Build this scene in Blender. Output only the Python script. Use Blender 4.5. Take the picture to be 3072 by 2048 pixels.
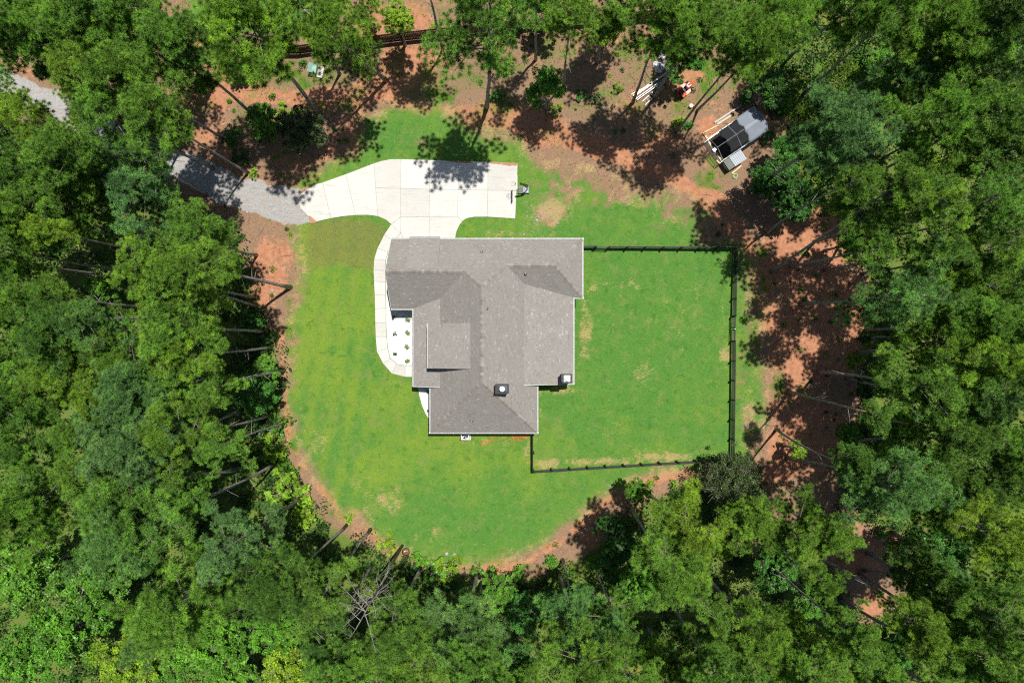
import bpy, bmesh, math, random
import numpy as np
from mathutils import Vector, Matrix

for _o in list(bpy.data.objects):
    bpy.data.objects.remove(_o)
sc = bpy.context.scene
C = sc.collection
R = math.radians

# ------------------------------------------------------------------ camera, sky, sun, exposure
CAMH = 66.0                       # drone height above the ground, metres
K = 3072 * 24 / 36 / CAMH         # photo pixels per metre at ground level
cam_d = bpy.data.cameras.new('camera')
cam_d.lens = 24; cam_d.sensor_width = 36; cam_d.clip_end = 3000; cam_d.clip_start = 0.5
cam = bpy.data.objects.new('camera', cam_d); C.objects.link(cam)
cam.location = (0, 0, CAMH); cam.rotation_euler = (0, 0, 0)
sc.camera = cam

SUN_EL = R(75.0); SUN_AZ = math.atan2(0.58, 0.81)       # azimuth from +Y towards +X
world = bpy.data.worlds.new('World'); sc.world = world; world.use_nodes = True
wn = world.node_tree.nodes; wl = world.node_tree.links
for n in list(wn): wn.remove(n)
w_out = wn.new('ShaderNodeOutputWorld'); w_bg = wn.new('ShaderNodeBackground'); w_sky = wn.new('ShaderNodeTexSky')
w_sky.sky_type = 'NISHITA'; w_sky.sun_disc = False; w_sky.sun_elevation = SUN_EL; w_sky.sun_rotation = SUN_AZ
w_bg.inputs[1].default_value = 0.065
wl.new(w_sky.outputs[0], w_bg.inputs[0]); wl.new(w_bg.outputs[0], w_out.inputs[0])

sun_d = bpy.data.lights.new('sun', 'SUN'); sun_d.energy = 5.0; sun_d.angle = R(0.53); sun_d.color = (1.0, 0.965, 0.9)
sun = bpy.data.objects.new('sun', sun_d); C.objects.link(sun)
sdir = Vector((math.sin(SUN_AZ) * math.cos(SUN_EL), math.cos(SUN_AZ) * math.cos(SUN_EL), math.sin(SUN_EL)))
sun.rotation_euler = sdir.to_track_quat('Z', 'Y').to_euler()
sun.location = sdir * 120
sc.view_settings.view_transform = 'Standard'; sc.view_settings.look = 'None'
sc.view_settings.exposure = 0.25; sc.view_settings.gamma = 1.0; sc.view_settings.use_curve_mapping = False
sc.render.engine = 'CYCLES'
sc.cycles.max_bounces = 4; sc.cycles.diffuse_bounces = 2; sc.cycles.glossy_bounces = 1; sc.cycles.transmission_bounces = 2; sc.cycles.transparent_max_bounces = 4
sc.cycles.use_denoising = False; sc.cycles.use_adaptive_sampling = True; sc.cycles.adaptive_threshold = 0.04; sc.cycles.sample_clamp_indirect = 4.0
sc.cycles.filter_width = 1.2; sc.cycles.caustics_reflective = False; sc.cycles.caustics_refractive = False

# ------------------------------------------------------------------ helpers
rng = np.random.default_rng(7)
rnd = random.Random(11)

def P(px, py, z=0.0):
    """a survey point read off the aerial photo (3072 x 2048) at height z -> metres"""
    f = (1 - z / CAMH) / K
    return Vector(((px - 1536) * f, (1024 - py) * f, z))

def tag(o, label=None, cat=None, group=None, kind=None):
    if label: o['label'] = label
    if cat: o['category'] = cat
    if group: o['group'] = group
    if kind: o['kind'] = kind
    return o

def empty(name, loc=(0, 0, 0), rz=0.0, parent=None):
    o = bpy.data.objects.new(name, None); C.objects.link(o)
    o.location = loc; o.rotation_euler = (0, 0, rz); o.empty_display_size = 0.3
    o.parent = parent
    return o

def link(name, me, parent=None, loc=(0, 0, 0), rot=(0, 0, 0)):
    o = bpy.data.objects.new(name, me); C.objects.link(o)
    o.location = loc; o.rotation_euler = rot; o.parent = parent
    return o

def mesh_np(name, verts, faces_flat, nper, m, attrs=None, smooth=False):
    """verts (N,3), faces_flat (F,nper)"""
    me = bpy.data.meshes.new(name)
    verts = np.asarray(verts, np.float32); f = np.asarray(faces_flat, np.int32)
    me.vertices.add(len(verts)); me.vertices.foreach_set('co', verts.ravel())
    nf = len(f)
    me.loops.add(nf * nper); me.loops.foreach_set('vertex_index', f.ravel())
    me.polygons.add(nf); me.polygons.foreach_set('loop_start', np.arange(0, nf * nper, nper, dtype=np.int32))
    if smooth: me.polygons.foreach_set('use_smooth', np.ones(nf, bool))
    for an, (ty, data) in (attrs or {}).items():
        a = me.attributes.new(an, ty, 'POINT')
        if ty == 'FLOAT': a.data.foreach_set('value', np.asarray(data, np.float32).ravel())
        else: a.data.foreach_set('color', np.asarray(data, np.float32).ravel())
    me.update(calc_edges=True)
    if m: me.materials.append(m)
    return me

def mesh_py(name, verts, faces, m, smooth=False):
    me = bpy.data.meshes.new(name); me.from_pydata([tuple(v) for v in verts], [], faces); me.update()
    if m: me.materials.append(m)
    if smooth:
        for p in me.polygons: p.use_smooth = True
    return me

class MB:
    """collects simple solids into one mesh"""
    def __init__(s): s.v = []; s.f = []
    def add(s, v, f):
        n = len(s.v); s.v += [tuple(x) for x in v]; s.f += [tuple(i + n for i in q) for q in f]; return s
    def box(s, cx, cy, cz, sx, sy, sz, rz=0.0):
        c, n = math.cos(rz), math.sin(rz); vs = []
        for z in (-.5, .5):
            for x, y in ((-.5, -.5), (.5, -.5), (.5, .5), (-.5, .5)):
                X, Y = x * sx, y * sy
                vs.append((cx + X * c - Y * n, cy + X * n + Y * c, cz + z * sz))
        return s.add(vs, [(3, 2, 1, 0), (4, 5, 6, 7), (0, 1, 5, 4), (1, 2, 6, 5), (2, 3, 7, 6), (3, 0, 4, 7)])
    def bar(s, a, b, w, h=None, up=(0, 0, 1)):
        """box beam from a to b, w wide, h tall"""
        a = Vector(a); b = Vector(b); h = h or w; d = (b - a).normalized(); up = Vector(up)
        if abs(d.dot(up)) > .95: up = Vector((0, 1, 0))
        sd = d.cross(up).normalized() * (w / 2); u = sd.normalized().cross(d).normalized() * (h / 2)
        vs = [a - sd - u, a + sd - u, a + sd + u, a - sd + u, b - sd - u, b + sd - u, b + sd + u, b - sd + u]
        return s.add(vs, [(0, 1, 2, 3), (7, 6, 5, 4), (0, 4, 5, 1), (1, 5, 6, 2), (2, 6, 7, 3), (3, 7, 4, 0)])
    def tube(s, pts, rad, n=8, cap=True):
        pts = [Vector(p) for p in pts]; rad = rad if isinstance(rad, (list, tuple)) else [rad] * len(pts)
        b = len(s.v); ref = Vector((0.13, 0.99, 0.05))
        for i, p in enumerate(pts):
            d = (pts[min(i + 1, len(pts) - 1)] - pts[max(i - 1, 0)]).normalized()
            r0 = ref if abs(d.dot(ref)) < .9 else Vector((1, 0, 0))
            x = d.cross(r0).normalized(); y = d.cross(x)
            for k in range(n):
                a = 2 * math.pi * k / n
                s.v.append(tuple(p + (x * math.cos(a) + y * math.sin(a)) * rad[i]))
        for i in range(len(pts) - 1):
            for k in range(n):
                k2 = (k + 1) % n
                s.f.append((b + i * n + k, b + i * n + k2, b + (i + 1) * n + k2, b + (i + 1) * n + k))
        if cap:
            s.f.append(tuple(b + k for k in range(n))[::-1]); s.f.append(tuple(b + (len(pts) - 1) * n + k for k in range(n)))
        return s
    def lathe(s, prof, cx=0, cy=0, n=20):
        b = len(s.v)
        for r, z in prof:
            for k in range(n):
                a = 2 * math.pi * k / n; s.v.append((cx + r * math.cos(a), cy + r * math.sin(a), z))
        for i in range(len(prof) - 1):
            for k in range(n):
                k2 = (k + 1) % n
                s.f.append((b + i * n + k, b + i * n + k2, b + (i + 1) * n + k2, b + (i + 1) * n + k))
        return s
    def prism(s, poly, z0, z1):
        n = len(poly); vs = [(p[0], p[1], z0) for p in poly] + [(p[0], p[1], z1) for p in poly]
        fs = [tuple(range(n))[::-1], tuple(range(n, 2 * n))]
        fs += [(i, (i + 1) % n, n + (i + 1) % n, n + i) for i in range(n)]
        return s.add(vs, fs)
    def torus(s, c, R0, r, n=24, k=8):
        pts = [(c[0] + R0 * math.cos(2 * math.pi * i / n), c[1] + R0 * math.sin(2 * math.pi * i / n), c[2]) for i in range(n + 1)]
        return s.tube(pts, r, k, cap=False)
    def mesh(s, name, m, smooth=False): return mesh_py(name, s.v, s.f, m, smooth)
    def build(s, name, m, parent=None, smooth=False, bevel=0.0, loc=(0, 0, 0), rot=(0, 0, 0)):
        o = link(name, s.mesh(name, m, smooth), parent, loc, rot)
        if bevel:
            b = o.modifiers.new('bevel', 'BEVEL'); b.width = bevel; b.segments = 2; b.limit_method = 'ANGLE'
        return o

def poly_area(p):
    return 0.5 * sum(p[i][0] * p[(i + 1) % len(p)][1] - p[(i + 1) % len(p)][0] * p[i][1] for i in range(len(p)))
def ccw(p): return p if poly_area(p) > 0 else p[::-1]
def inset(p, d):
    """shrink a (nearly convex) ccw polygon by d"""
    p = ccw([Vector((q[0], q[1])) for q in p]); n = len(p); out = []
    for i in range(n):
        a, b, c = p[i - 1], p[i], p[(i + 1) % n]
        e1 = (b - a).normalized(); e2 = (c - b).normalized()
        n1 = Vector((-e1.y, e1.x)); n2 = Vector((-e2.y, e2.x)); m = (n1 + n2)
        k = max(m.dot(n1), .3); out.append(b + m * (d / k))
    return out

# ------------------------------------------------------------------ node materials
def new_mat(name):
    m = bpy.data.materials.new(name); m.use_nodes = True
    nt = m.node_tree; b = nt.nodes.get('Principled BSDF')
    return m, nt, b
def N(nt, typ, **kw):
    n = nt.nodes.new(typ)
    for k, v in kw.items(): setattr(n, k, v)
    return n
def ramp(nt, stops, interp='LINEAR'):
    r = nt.nodes.new('ShaderNodeValToRGB'); r.color_ramp.interpolation = interp
    e = r.color_ramp.elements
    while len(e) < len(stops): e.new(0.5)
    for i, (p, c) in enumerate(stops):
        e[i].position = p; e[i].color = (c[0], c[1], c[2], 1) if len(c) == 3 else c
    return r
def noise(nt, scale, detail=4, rough=.55, co=None, dist=0.0):
    n = nt.nodes.new('ShaderNodeTexNoise'); n.inputs['Scale'].default_value = scale
    n.inputs['Detail'].default_value = detail; n.inputs['Roughness'].default_value = rough
    n.inputs['Distortion'].default_value = dist
    if co is not None: nt.links.new(co, n.inputs['Vector'])
    return n
def mixc(nt, fac, a, b, blend='MIX'):
    n = nt.nodes.new('ShaderNodeMix'); n.data_type = 'RGBA'; n.blend_type = blend
    for sock, val in ((n.inputs[0], fac), (n.inputs[6], a), (n.inputs[7], b)):
        if isinstance(val, (int, float)): sock.default_value = val
        elif isinstance(val, (tuple, list)): sock.default_value = tuple(val) + ((1,) if len(val) == 3 else ())
        else: nt.links.new(val, sock)
    return n.outputs[2]
def mth(nt, op, a, b=None, c=None, clamp=False):
    n = nt.nodes.new('ShaderNodeMath'); n.operation = op; n.use_clamp = clamp
    for i, v in enumerate((a, b, c)):
        if v is None: continue
        if isinstance(v, (int, float)): n.inputs[i].default_value = v
        else: nt.links.new(v, n.inputs[i])
    return n.outputs[0]
def smooth(nt, v, lo, hi):
    n = nt.nodes.new('ShaderNodeMapRange'); n.interpolation_type = 'SMOOTHSTEP'
    nt.links.new(v, n.inputs[0]); n.inputs[1].default_value = lo; n.inputs[2].default_value = hi
    return n.outputs[0]
def bump(nt, b, h, strength=.3, dist=.05):
    n = nt.nodes.new('ShaderNodeBump'); n.inputs['Strength'].default_value = strength; n.inputs['Distance'].default_value = dist
    nt.links.new(h, n.inputs['Height']); nt.links.new(n.outputs[0], b.inputs['Normal'])

def surf(name, col, rough=.7, var=.25, scale=6, metal=0.0, bmp=.15, spec=.3, objvar=0.0, col2=None):
    """plain worn surface: base colour broken up by two noises, fine relief"""
    m, nt, b = new_mat(name)
    tc = N(nt, 'ShaderNodeTexCoord')
    n1 = noise(nt, scale, 5, .6, tc.outputs['Object']); n2 = noise(nt, scale * 7.3, 3, .6, tc.outputs['Object'])
    f = mth(nt, 'ADD', mth(nt, 'MULTIPLY', n1.outputs[0], .65), mth(nt, 'MULTIPLY', n2.outputs[0], .35))
    lo = tuple(c * (1 - var) for c in col); hi = tuple(min(1, c * (1 + var)) for c in (col2 or col))
    r = ramp(nt, [(.3, lo), (.7, hi)]); nt.links.new(f, r.inputs[0]); out = r.outputs[0]
    if objvar:
        oi = N(nt, 'ShaderNodeObjectInfo')
        k = mth(nt, 'ADD', mth(nt, 'MULTIPLY', oi.outputs['Random'], 2 * objvar), 1 - objvar)
        hv = N(nt, 'ShaderNodeHueSaturation'); nt.links.new(out, hv.inputs['Color']); nt.links.new(k, hv.inputs['Value']); out = hv.outputs[0]
    nt.links.new(out, b.inputs['Base Color'])
    b.inputs['Roughness'].default_value = rough; b.inputs['Metallic'].default_value = metal
    b.inputs['Specular IOR Level'].default_value = spec
    if bmp: bump(nt, b, f, bmp, .02)
    return m

M = {}
M['white_trim'] = surf('white_trim', (.74, .74, .72), .45, .06, 3, bmp=.03)
M['wall'] = surf('wall_siding', (.62, .62, .60), .7, .08, 2, bmp=.05)
M['black_paint'] = surf('black_paint', (.018, .019, .021), .5, .3, 4, bmp=.1, objvar=.25)
M['black_metal'] = surf('black_metal', (.014, .015, .017), .45, .25, 5, bmp=.03)
M['dark_metal_top'] = surf('dark_metal_top', (.06, .066, .075), .35, .25, 3, metal=.3, bmp=.03)
M['steel'] = surf('galvanised_steel', (.55, .57, .58), .35, .2, 8, metal=.7, bmp=.03)
M['flue'] = surf('flue_cap_metal', (.75, .76, .77), .4, .08, 4, metal=.2, bmp=.02)
M['glass'] = surf('window_glass', (.03, .04, .05), .08, .1, 1, bmp=0, spec=.6)
M['black_plastic'] = surf('black_plastic', (.03, .032, .038), .45, .2, 6, bmp=.08)
M['grey_plastic'] = surf('grey_plastic', (.22, .24, .27), .5, .15, 6, bmp=.05)
M['rubber'] = surf('rubber', (.02, .02, .021), .8, .2, 10, bmp=.1)
M['orange_paint'] = surf('orange_paint', (.72, .075, .012), .3, .1, 4, bmp=.02, spec=.5)
M['red_plastic'] = surf('red_plastic', (.55, .03, .025), .4, .1, 4, bmp=.02)
M['green_box'] = surf('green_enamel', (.16, .30, .24), .4, .1, 3, bmp=.02)
M['pad'] = surf('pad_concrete', (.55, .52, .48), .85, .12, 4, bmp=.1)
M['new_timber'] = surf('new_timber', (.62, .50, .28), .75, .2, 5, bmp=.1, objvar=.15)
M['grey_timber'] = surf('grey_timber', (.42, .39, .35), .85, .2, 5, bmp=.15, objvar=.2)
M['brown_timber'] = surf('brown_timber', (.105, .058, .033), .85, .35, 3, bmp=.2, objvar=.15)
M['fence_rail'] = surf('fence_rail_wood', (.10, .062, .04), .85, .3, 3, bmp=.2, objvar=.15)
M['aluminium'] = surf('aluminium', (.5, .51, .52), .45, .25, 9, metal=.4, bmp=.02)
M['tarp'] = surf('grey_tarp', (.2, .225, .265), .5, .12, 2, bmp=.25)
M['plastic_sheet'] = surf('plastic_sheet', (.78, .79, .8), .3, .2, 3, bmp=.5, spec=.5)
M['blue_plastic'] = surf('blue_plastic', (.02, .07, .45), .4, .1, 3, bmp=.02)
M['yellow_paint'] = surf('yellow_paint', (.75, .5, .02), .35, .1, 4, bmp=.02)
M['hose_green'] = surf('hose_green', (.35, .5, .22), .5, .1, 6, bmp=.02)
M['cord_red'] = surf('cord_red', (.75, .07, .03), .5, .1, 6, bmp=.02)
M['rust'] = surf('rusty_steel', (.16, .07, .035), .8, .4, 8, bmp=.2)
M['stump'] = surf('cut_wood', (.42, .32, .2), .8, .25, 12, bmp=.1)
M['stone'] = surf('pale_stone', (.33, .29, .25), .85, .2, 8, bmp=.2, objvar=.2)
M['soil'] = surf('run_soil', (.075, .052, .04), .9, .35, 5, bmp=.3)
M['panel'] = surf('grey_panel_roof', (.30, .33, .37), .45, .08, 3, bmp=.03)

def bark(name, c1, c2):
    m, nt, b = new_mat(name)
    tc = N(nt, 'ShaderNodeTexCoord'); mp = N(nt, 'ShaderNodeMapping'); mp.inputs['Scale'].default_value = (6, 6, 1.6)
    nt.links.new(tc.outputs['Object'], mp.inputs[0])
    n1 = noise(nt, 1.5, 6, .65, mp.outputs[0]); v = N(nt, 'ShaderNodeTexVoronoi'); v.inputs['Scale'].default_value = 1.6
    nt.links.new(mp.outputs[0], v.inputs['Vector'])
    f = mth(nt, 'MULTIPLY', n1.outputs[0], mth(nt, 'ADD', v.outputs['Distance'], .5))
    r = ramp(nt, [(.2, c1), (.65, c2)]); nt.links.new(f, r.inputs[0]); nt.links.new(r.outputs[0], b.inputs['Base Color'])
    b.inputs['Roughness'].default_value = .92; b.inputs['Specular IOR Level'].default_value = .1
    bump(nt, b, f, .6, .04); return m
M['pine_bark'] = bark('pine_bark', (.09, .08, .073), (.34, .31, .29))
M['twig'] = bark('twig_bark', (.09, .075, .06), (.26, .22, .19))
M['dead_wood'] = bark('dead_wood', (.12, .108, .096), (.30, .275, .25))

def leafmat(name, trans=.28, rough=.5, use_attr=False, yell=(1.22, 1.08, .68), spec=.25):
    """foliage: object colour (or a per-clump colour attribute) varied per leaf tuft, some light let through"""
    m, nt, b = new_mat(name)
    out = nt.nodes.get('Material Output')
    at = N(nt, 'ShaderNodeAttribute', attribute_name='v')
    if use_attr:
        ca = N(nt, 'ShaderNodeAttribute', attribute_name='col'); base = ca.outputs['Color']
    else:
        oi = N(nt, 'ShaderNodeObjectInfo'); base = oi.outputs['Color']
    k = mth(nt, 'ADD', mth(nt, 'MULTIPLY', at.outputs['Fac'], 1.0), .48)
    hv = N(nt, 'ShaderNodeHueSaturation'); nt.links.new(base, hv.inputs['Color']); nt.links.new(k, hv.inputs['Value'])
    yf = smooth(nt, at.outputs['Fac'], .55, 1.0)
    yc = mixc(nt, 1.0, hv.outputs[0], yell, 'MULTIPLY')
    col = mixc(nt, mth(nt, 'MULTIPLY', yf, .6), hv.outputs[0], yc)
    nt.links.new(col, b.inputs['Base Color']); b.inputs['Roughness'].default_value = rough
    b.inputs['Specular IOR Level'].default_value = spec
    tr = N(nt, 'ShaderNodeBsdfTranslucent')
    tcol = mixc(nt, 1.0, col, (1.25, 1.35, .6), 'MULTIPLY'); nt.links.new(tcol, tr.inputs[0])
    mx = N(nt, 'ShaderNodeMixShader'); mx.inputs[0].default_value = trans
    nt.links.new(b.outputs[0], mx.inputs[1]); nt.links.new(tr.outputs[0], mx.inputs[2]); nt.links.new(mx.outputs[0], out.inputs[0])
    return m
M['needles'] = leafmat('pine_needles', .24, .5)
M['leaves'] = leafmat('broad_leaves', .26, .42, spec=.35)
M['undergrowth'] = leafmat('undergrowth_leaves', .22, .5, use_attr=True)
M['blades'] = leafmat('grass_blades', .3, .6, use_attr=True, yell=(1.2, 1.05, .7))
# ------------------------------------------------------------------ ground: weights painted per kind of surface, edges broken up in the material
def sdist(X, Y, poly):
    """signed distance in photo px (positive inside)"""
    inside = np.zeros(X.shape, bool); d = np.full(X.shape, 1e9)
    n = len(poly)
    for i in range(n):
        x1, y1 = poly[i]; x2, y2 = poly[(i + 1) % n]
        c = ((y1 > Y) != (y2 > Y)) & (X < (x2 - x1) * (Y - y1) / ((y2 - y1) or 1e-9) + x1)
        inside ^= c
        dx, dy = x2 - x1, y2 - y1
        t = np.clip(((X - x1) * dx + (Y - y1) * dy) / max(dx * dx + dy * dy, 1e-9), 0, 1)
        d = np.minimum(d, np.hypot(X - x1 - t * dx, Y - y1 - t * dy))
    return np.where(inside, d, -d)
def ldist(X, Y, line):
    d = np.full(X.shape, 1e9)  # leaf colours darkened to paint in deep shade between the crowns
    for (x1, y1), (x2, y2) in zip(line[:-1], line[1:]):
        dx, dy = x2 - x1, y2 - y1
        t = np.clip(((X - x1) * dx + (Y - y1) * dy) / max(dx * dx + dy * dy, 1e-9), 0, 1)
        d = np.minimum(d, np.hypot(X - x1 - t * dx, Y - y1 - t * dy))
    return d
def vnoise(X, Y, cell, seed):
    """smooth value noise over photo px, 0..1"""
    g = np.random.default_rng(seed).random((160, 220))
    u = (X + 3000) / cell; v = (Y + 3000) / cell
    i = np.floor(u).astype(int); j = np.floor(v).astype(int); fu = u - i; fv = v - j
    fu = fu * fu * (3 - 2 * fu); fv = fv * fv * (3 - 2 * fv)
    a = g[j % 160, i % 220]; b = g[j % 160, (i + 1) % 220]; c = g[(j + 1) % 160, i % 220]; d = g[(j + 1) % 160, (i + 1) % 220]
    return (a * (1 - fu) + b * fu) * (1 - fv) + (c * (1 - fu) + d * fu) * fv
def blobs(X, Y, lst):
    w = np.zeros(X.shape)
    for cx, cy, rx, ry, a in lst: w = np.maximum(w, a * np.exp(-(((X - cx) / rx) ** 2 + ((Y - cy) / ry) ** 2)))
    return w

LAWN = [(905, 690), (925, 800), (905, 880), (885, 960), (875, 1080), (872, 1210), (898, 1320), (955, 1430), (1050, 1530), (1150, 1605),
        (1275, 1675), (1420, 1690), (1560, 1655), (1680, 1585), (1790, 1490), (1880, 1430), (2000, 1400), (2225, 1385), (2290, 1250), (2268, 1050),
        (2268, 900), (2250, 800), (2222, 735), (2100, 735), (2110, 640), (2060, 590), (1960, 560), (1850, 545), (1700, 520), (1600, 490), (1560, 440),
        (1500, 420), (1400, 395), (1350, 345), (1250, 330), (1170, 320), (1130, 370), (1080, 440), (1000, 510), (900, 540), (890, 600)]
NEIGHBOUR = [(560, -300), (1010, -300), (1040, 20), (1000, 90), (860, 105), (640, 110), (560, 60)]
SOD = [(925, 660), (1150, 665), (1172, 690), (1128, 760), (1118, 800), (1010, 800), (930, 805)]
FRONT_STRIP = [(880, 690), (930, 690), (945, 800), (900, 900), (880, 900)]
ROAD_C = [(-300, 60), (-100, 175), (0, 240), (120, 295), (260, 370), (400, 440), (520, 490), (620, 528), (720, 575), (800, 605), (905, 620)]
ROAD_W = [42, 42, 40, 40, 44, 46, 46, 44, 46, 50, 52]
TRAIL = [(420, 330), (540, 300), (700, 285), (820, 290), (1000, 298), (1160, 285), (1300, 350), (1450, 352), (1620, 375), (1720, 415), (1850, 465), (2000, 525),
         (2120, 590), (2220, 690), (2275, 800), (2300, 900), (2330, 1000), (2375, 1120), (2410, 1230), (2425, 1330), (2370, 1400), (2290, 1430)]
EDGE_CLAY = [(840, 1000), (850, 1120), (862, 1270), (898, 1385), (985, 1490), (1075, 1575), (1190, 1645), (1330, 1690), (1450, 1705), (1570, 1690), (1690, 1620),
             (1800, 1520), (1890, 1455), (2000, 1425), (2090, 1415)]
CLEARING = [(0, 150), (300, 290), (450, 180), (540, -300), (2000, -300), (2080, 120), (2200, 190), (2300, 330), (2360, 380), (2330, 460), (2270, 560), (2440, 640),
            (2540, 690), (2590, 860), (2560, 1050), (2575, 1200), (2530, 1320), (2480, 1420), (2560, 1580), (2690, 1620), (2700, 1780), (2600, 1860), (2500, 1720),
            (2380, 1560), (2220, 1500), (2050, 1440), (1960, 1470), (1880, 1520), (1740, 1650), (1650, 1705), (1480, 1725), (1300, 1700), (1130, 1630), (1000, 1560),
            (945, 1490), (890, 1410), (872, 1320), (866, 1230), (856, 1130), (848, 1020), (810, 950), (770, 850), (730, 720), (650, 655), (420, 490), (250, 400), (0, 320), (-300, 100)]

def road_w(X, Y):
    w = np.full(X.shape, -1e9)
    for (a, b), wd in zip(zip(ROAD_C[:-1], ROAD_C[1:]), ROAD_W):
        w = np.maximum(w, wd - ldist(X, Y, [a, b]))
    return w

def fields(X, Y):
    w = {}
    jit = (vnoise(X, Y, 60, 1) - .5) * 40 + (vnoise(X, Y, 22, 2) - .5) * 24
    lawn = np.clip(.5 + (sdist(X, Y, LAWN) + 10 + jit) / 110, 0, 1)
    lawn = np.maximum(lawn, .9 * np.clip(.5 + (sdist(X, Y, NEIGHBOUR) + jit) / 60, 0, 1))
    # worn places where clay shows through the turf
    worn = blobs(X, Y, [(1260, 420, 46, 30, .55), (1200, 455, 60, 16, .5), (1640, 440, 60, 40, .6), (1700, 600, 80, 50, .55), (1660, 645, 66, 46, .9), (1480, 690, 90, 20, .35),
                        (1880, 575, 170, 60, .85), (1700, 545, 110, 80, .8), (2030, 640, 90, 60, .75), (1620, 560, 60, 60, .55), (1960, 690, 110, 34, .5), (1750, 450, 90, 40, .8), (1850, 505, 120, 34, .7), (2050, 640, 60, 40, .35), (1060, 450, 30, 26, .4),
                        (2215, 1100, 30, 300, .45), (2250, 950, 40, 120, .55), (2240, 1250, 40, 90, .6), (1010, 100, 50, 40, .5), (1390, 330, 30, 40, .3)])
    lawn = lawn * (1 - np.clip(worn * (.25 + 1.3 * vnoise(X, Y, 16, 3)), 0, 1) * .85)
    w['lawn'] = lawn
    clay = np.clip(.5 + (30 - ldist(X, Y, TRAIL) + jit * .6) / 34, 0, 1)
    clay = np.maximum(clay, np.clip(.5 + (13 - ldist(X, Y, EDGE_CLAY) + jit * .8) / 30, 0, 1))
    clay = np.maximum(clay, blobs(X, Y, [(1230, 200, 120, 80, 1.2), (1500, 340, 160, 50, 1.1), (1150, 250, 90, 60, 1.0), (1120, 60, 70, 80, .9), (1250, 60, 80, 70, .9), (1620, 390, 130, 60, 1), (2420, 740, 160, 150, 1.15),
            (2450, 980, 180, 230, 1.15), (2420, 1290, 150, 150, 1.15), (800, 830, 70, 120, 1), (850, 760, 60, 60, .8), (2580, 1660, 90, 90, 1), (2620, 1800, 60, 60, .9),
            (1780, 1620, 60, 60, .8), (1040, 1510, 60, 60, .9), (810, 1060, 30, 80, .6), (2120, 380, 60, 50, .7), (1960, 440, 110, 60, .9), (2140, 500, 50, 50, .7),
            (560, 330, 70, 50, .8), (640, 600, 60, 40, .4), (2150, 1440, 90, 30, .9), (2330, 1430, 60, 60, .9), (880, 580, 20, 40, 1), (780, 520, 60, 18, .6)]))
    clay = np.clip(np.maximum(clay, .14 + (.38 + .16 * (Y < 500)) * vnoise(X, Y, 140, 62)) * (.6 + .75 * vnoise(X, Y, 48, 4)), 0, 1)
    w['clay'] = clay
    weed = blobs(X, Y, [(640, 150, 130, 60, .8), (1000, 180, 60, 60, .7), (1430, 160, 90, 60, .55), (1560, 190, 70, 60, .5), (1760, 160, 90, 60, .5), (1880, 230, 70, 60, .45), (870, 1000, 26, 120, .7), (870, 900, 30, 60, .6), (880, 1330, 30, 60, .7), (2260, 1000, 34, 90, .7), (2290, 760, 50, 60, .6), (2480, 880, 60, 60, .5), (2420, 1180, 60, 60, .5), (1180, 1650, 60, 26, .7), (1560, 1700, 120, 26, .6), (820, 650, 60, 30, .6), (790, 200, 160, 70, .85), (900, 240, 80, 60, .75), (1330, 290, 60, 50, .9), (1340, 160, 60, 40, .6), (2120, 230, 60, 90, .9), (2240, 240, 90, 60, .8),
            (2130, 520, 70, 70, .8), (2420, 290, 120, 60, .85), (2580, 180, 80, 110, .95), (2280, 850, 50, 130, .6), (2330, 1150, 60, 110, .55), (2260, 1100, 40, 200, .55),
            (900, 1560, 90, 60, .7), (980, 1530, 60, 60, .6), (1700, 1690, 60, 40, .6), (2560, 1640, 70, 60, .55), (1500, 260, 60, 40, .4), (1720, 330, 120, 40, .45),
            (1400, 230, 60, 60, .45), (980, 320, 120, 30, .5), (880, 470, 120, 40, .6), (2460, 1450, 80, 60, .4), (2780, 520, 120, 50, .9), (2450, 200, 120, 60, .7), (860, 1450, 60, 100, .8)])
    weed = weed * (.35 + 1.0 * vnoise(X, Y, 18, 5))
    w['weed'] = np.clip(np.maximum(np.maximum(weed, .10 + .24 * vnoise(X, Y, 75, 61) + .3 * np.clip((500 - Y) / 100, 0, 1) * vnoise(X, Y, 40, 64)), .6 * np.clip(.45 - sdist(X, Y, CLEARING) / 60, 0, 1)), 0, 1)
    dry = blobs(X, Y, [(1648, 640, 70, 50, 1.05), (1900, 585, 190, 60, .62), (1720, 560, 90, 60, .6), (1300, 1600, 110, 40, .5), (1120, 1540, 60, 40, .6), (1170, 1500, 70, 50, .75), (1080, 1460, 70, 60, .5), (1240, 1570, 60, 50, .45), (1755, 1000, 26, 130, .85), (1790, 860, 60, 60, .6), (1890, 850, 50, 40, .6),
            (1680, 1170, 70, 24, .8), (1620, 1200, 14, 160, .5), (1640, 1390, 60, 24, 1), (1800, 1385, 160, 14, .9), (1980, 1370, 120, 22, .9), (2180, 1060, 22, 40, 1), (2160, 900, 30, 60, .5),
            (1930, 1130, 60, 60, .4), (1850, 1280, 60, 50, .45), (1500, 700, 70, 26, .7), (1640, 700, 80, 20, .6), (1700, 660, 60, 40, .5), (1450, 1325, 160, 18, .5), (1580, 1350, 20, 60, .6),
            (2060, 940, 120, 200, .33), (1780, 1060, 200, 160, .3), (1860, 960, 200, 160, .28), (2000, 660, 90, 30, .45), (1270, 430, 60, 30, .4), (960, 1330, 50, 60, .5), (1410, 1590, 90, 60, .2), (1780, 505, 100, 26, .8), (2250, 1250, 40, 160, .7), (2250, 900, 40, 120, .5), (2160, 660, 60, 50, .6)])
    dry = np.maximum(dry, np.clip(1 - np.abs(sdist(X, Y, LAWN) + 14) / 62, 0, 1) * .62)
    fl = vnoise(X, Y, 11, 51) * .5 + vnoise(X, Y, 24, 52) * .3 + vnoise(X, Y, 60, 53) * .2
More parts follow.
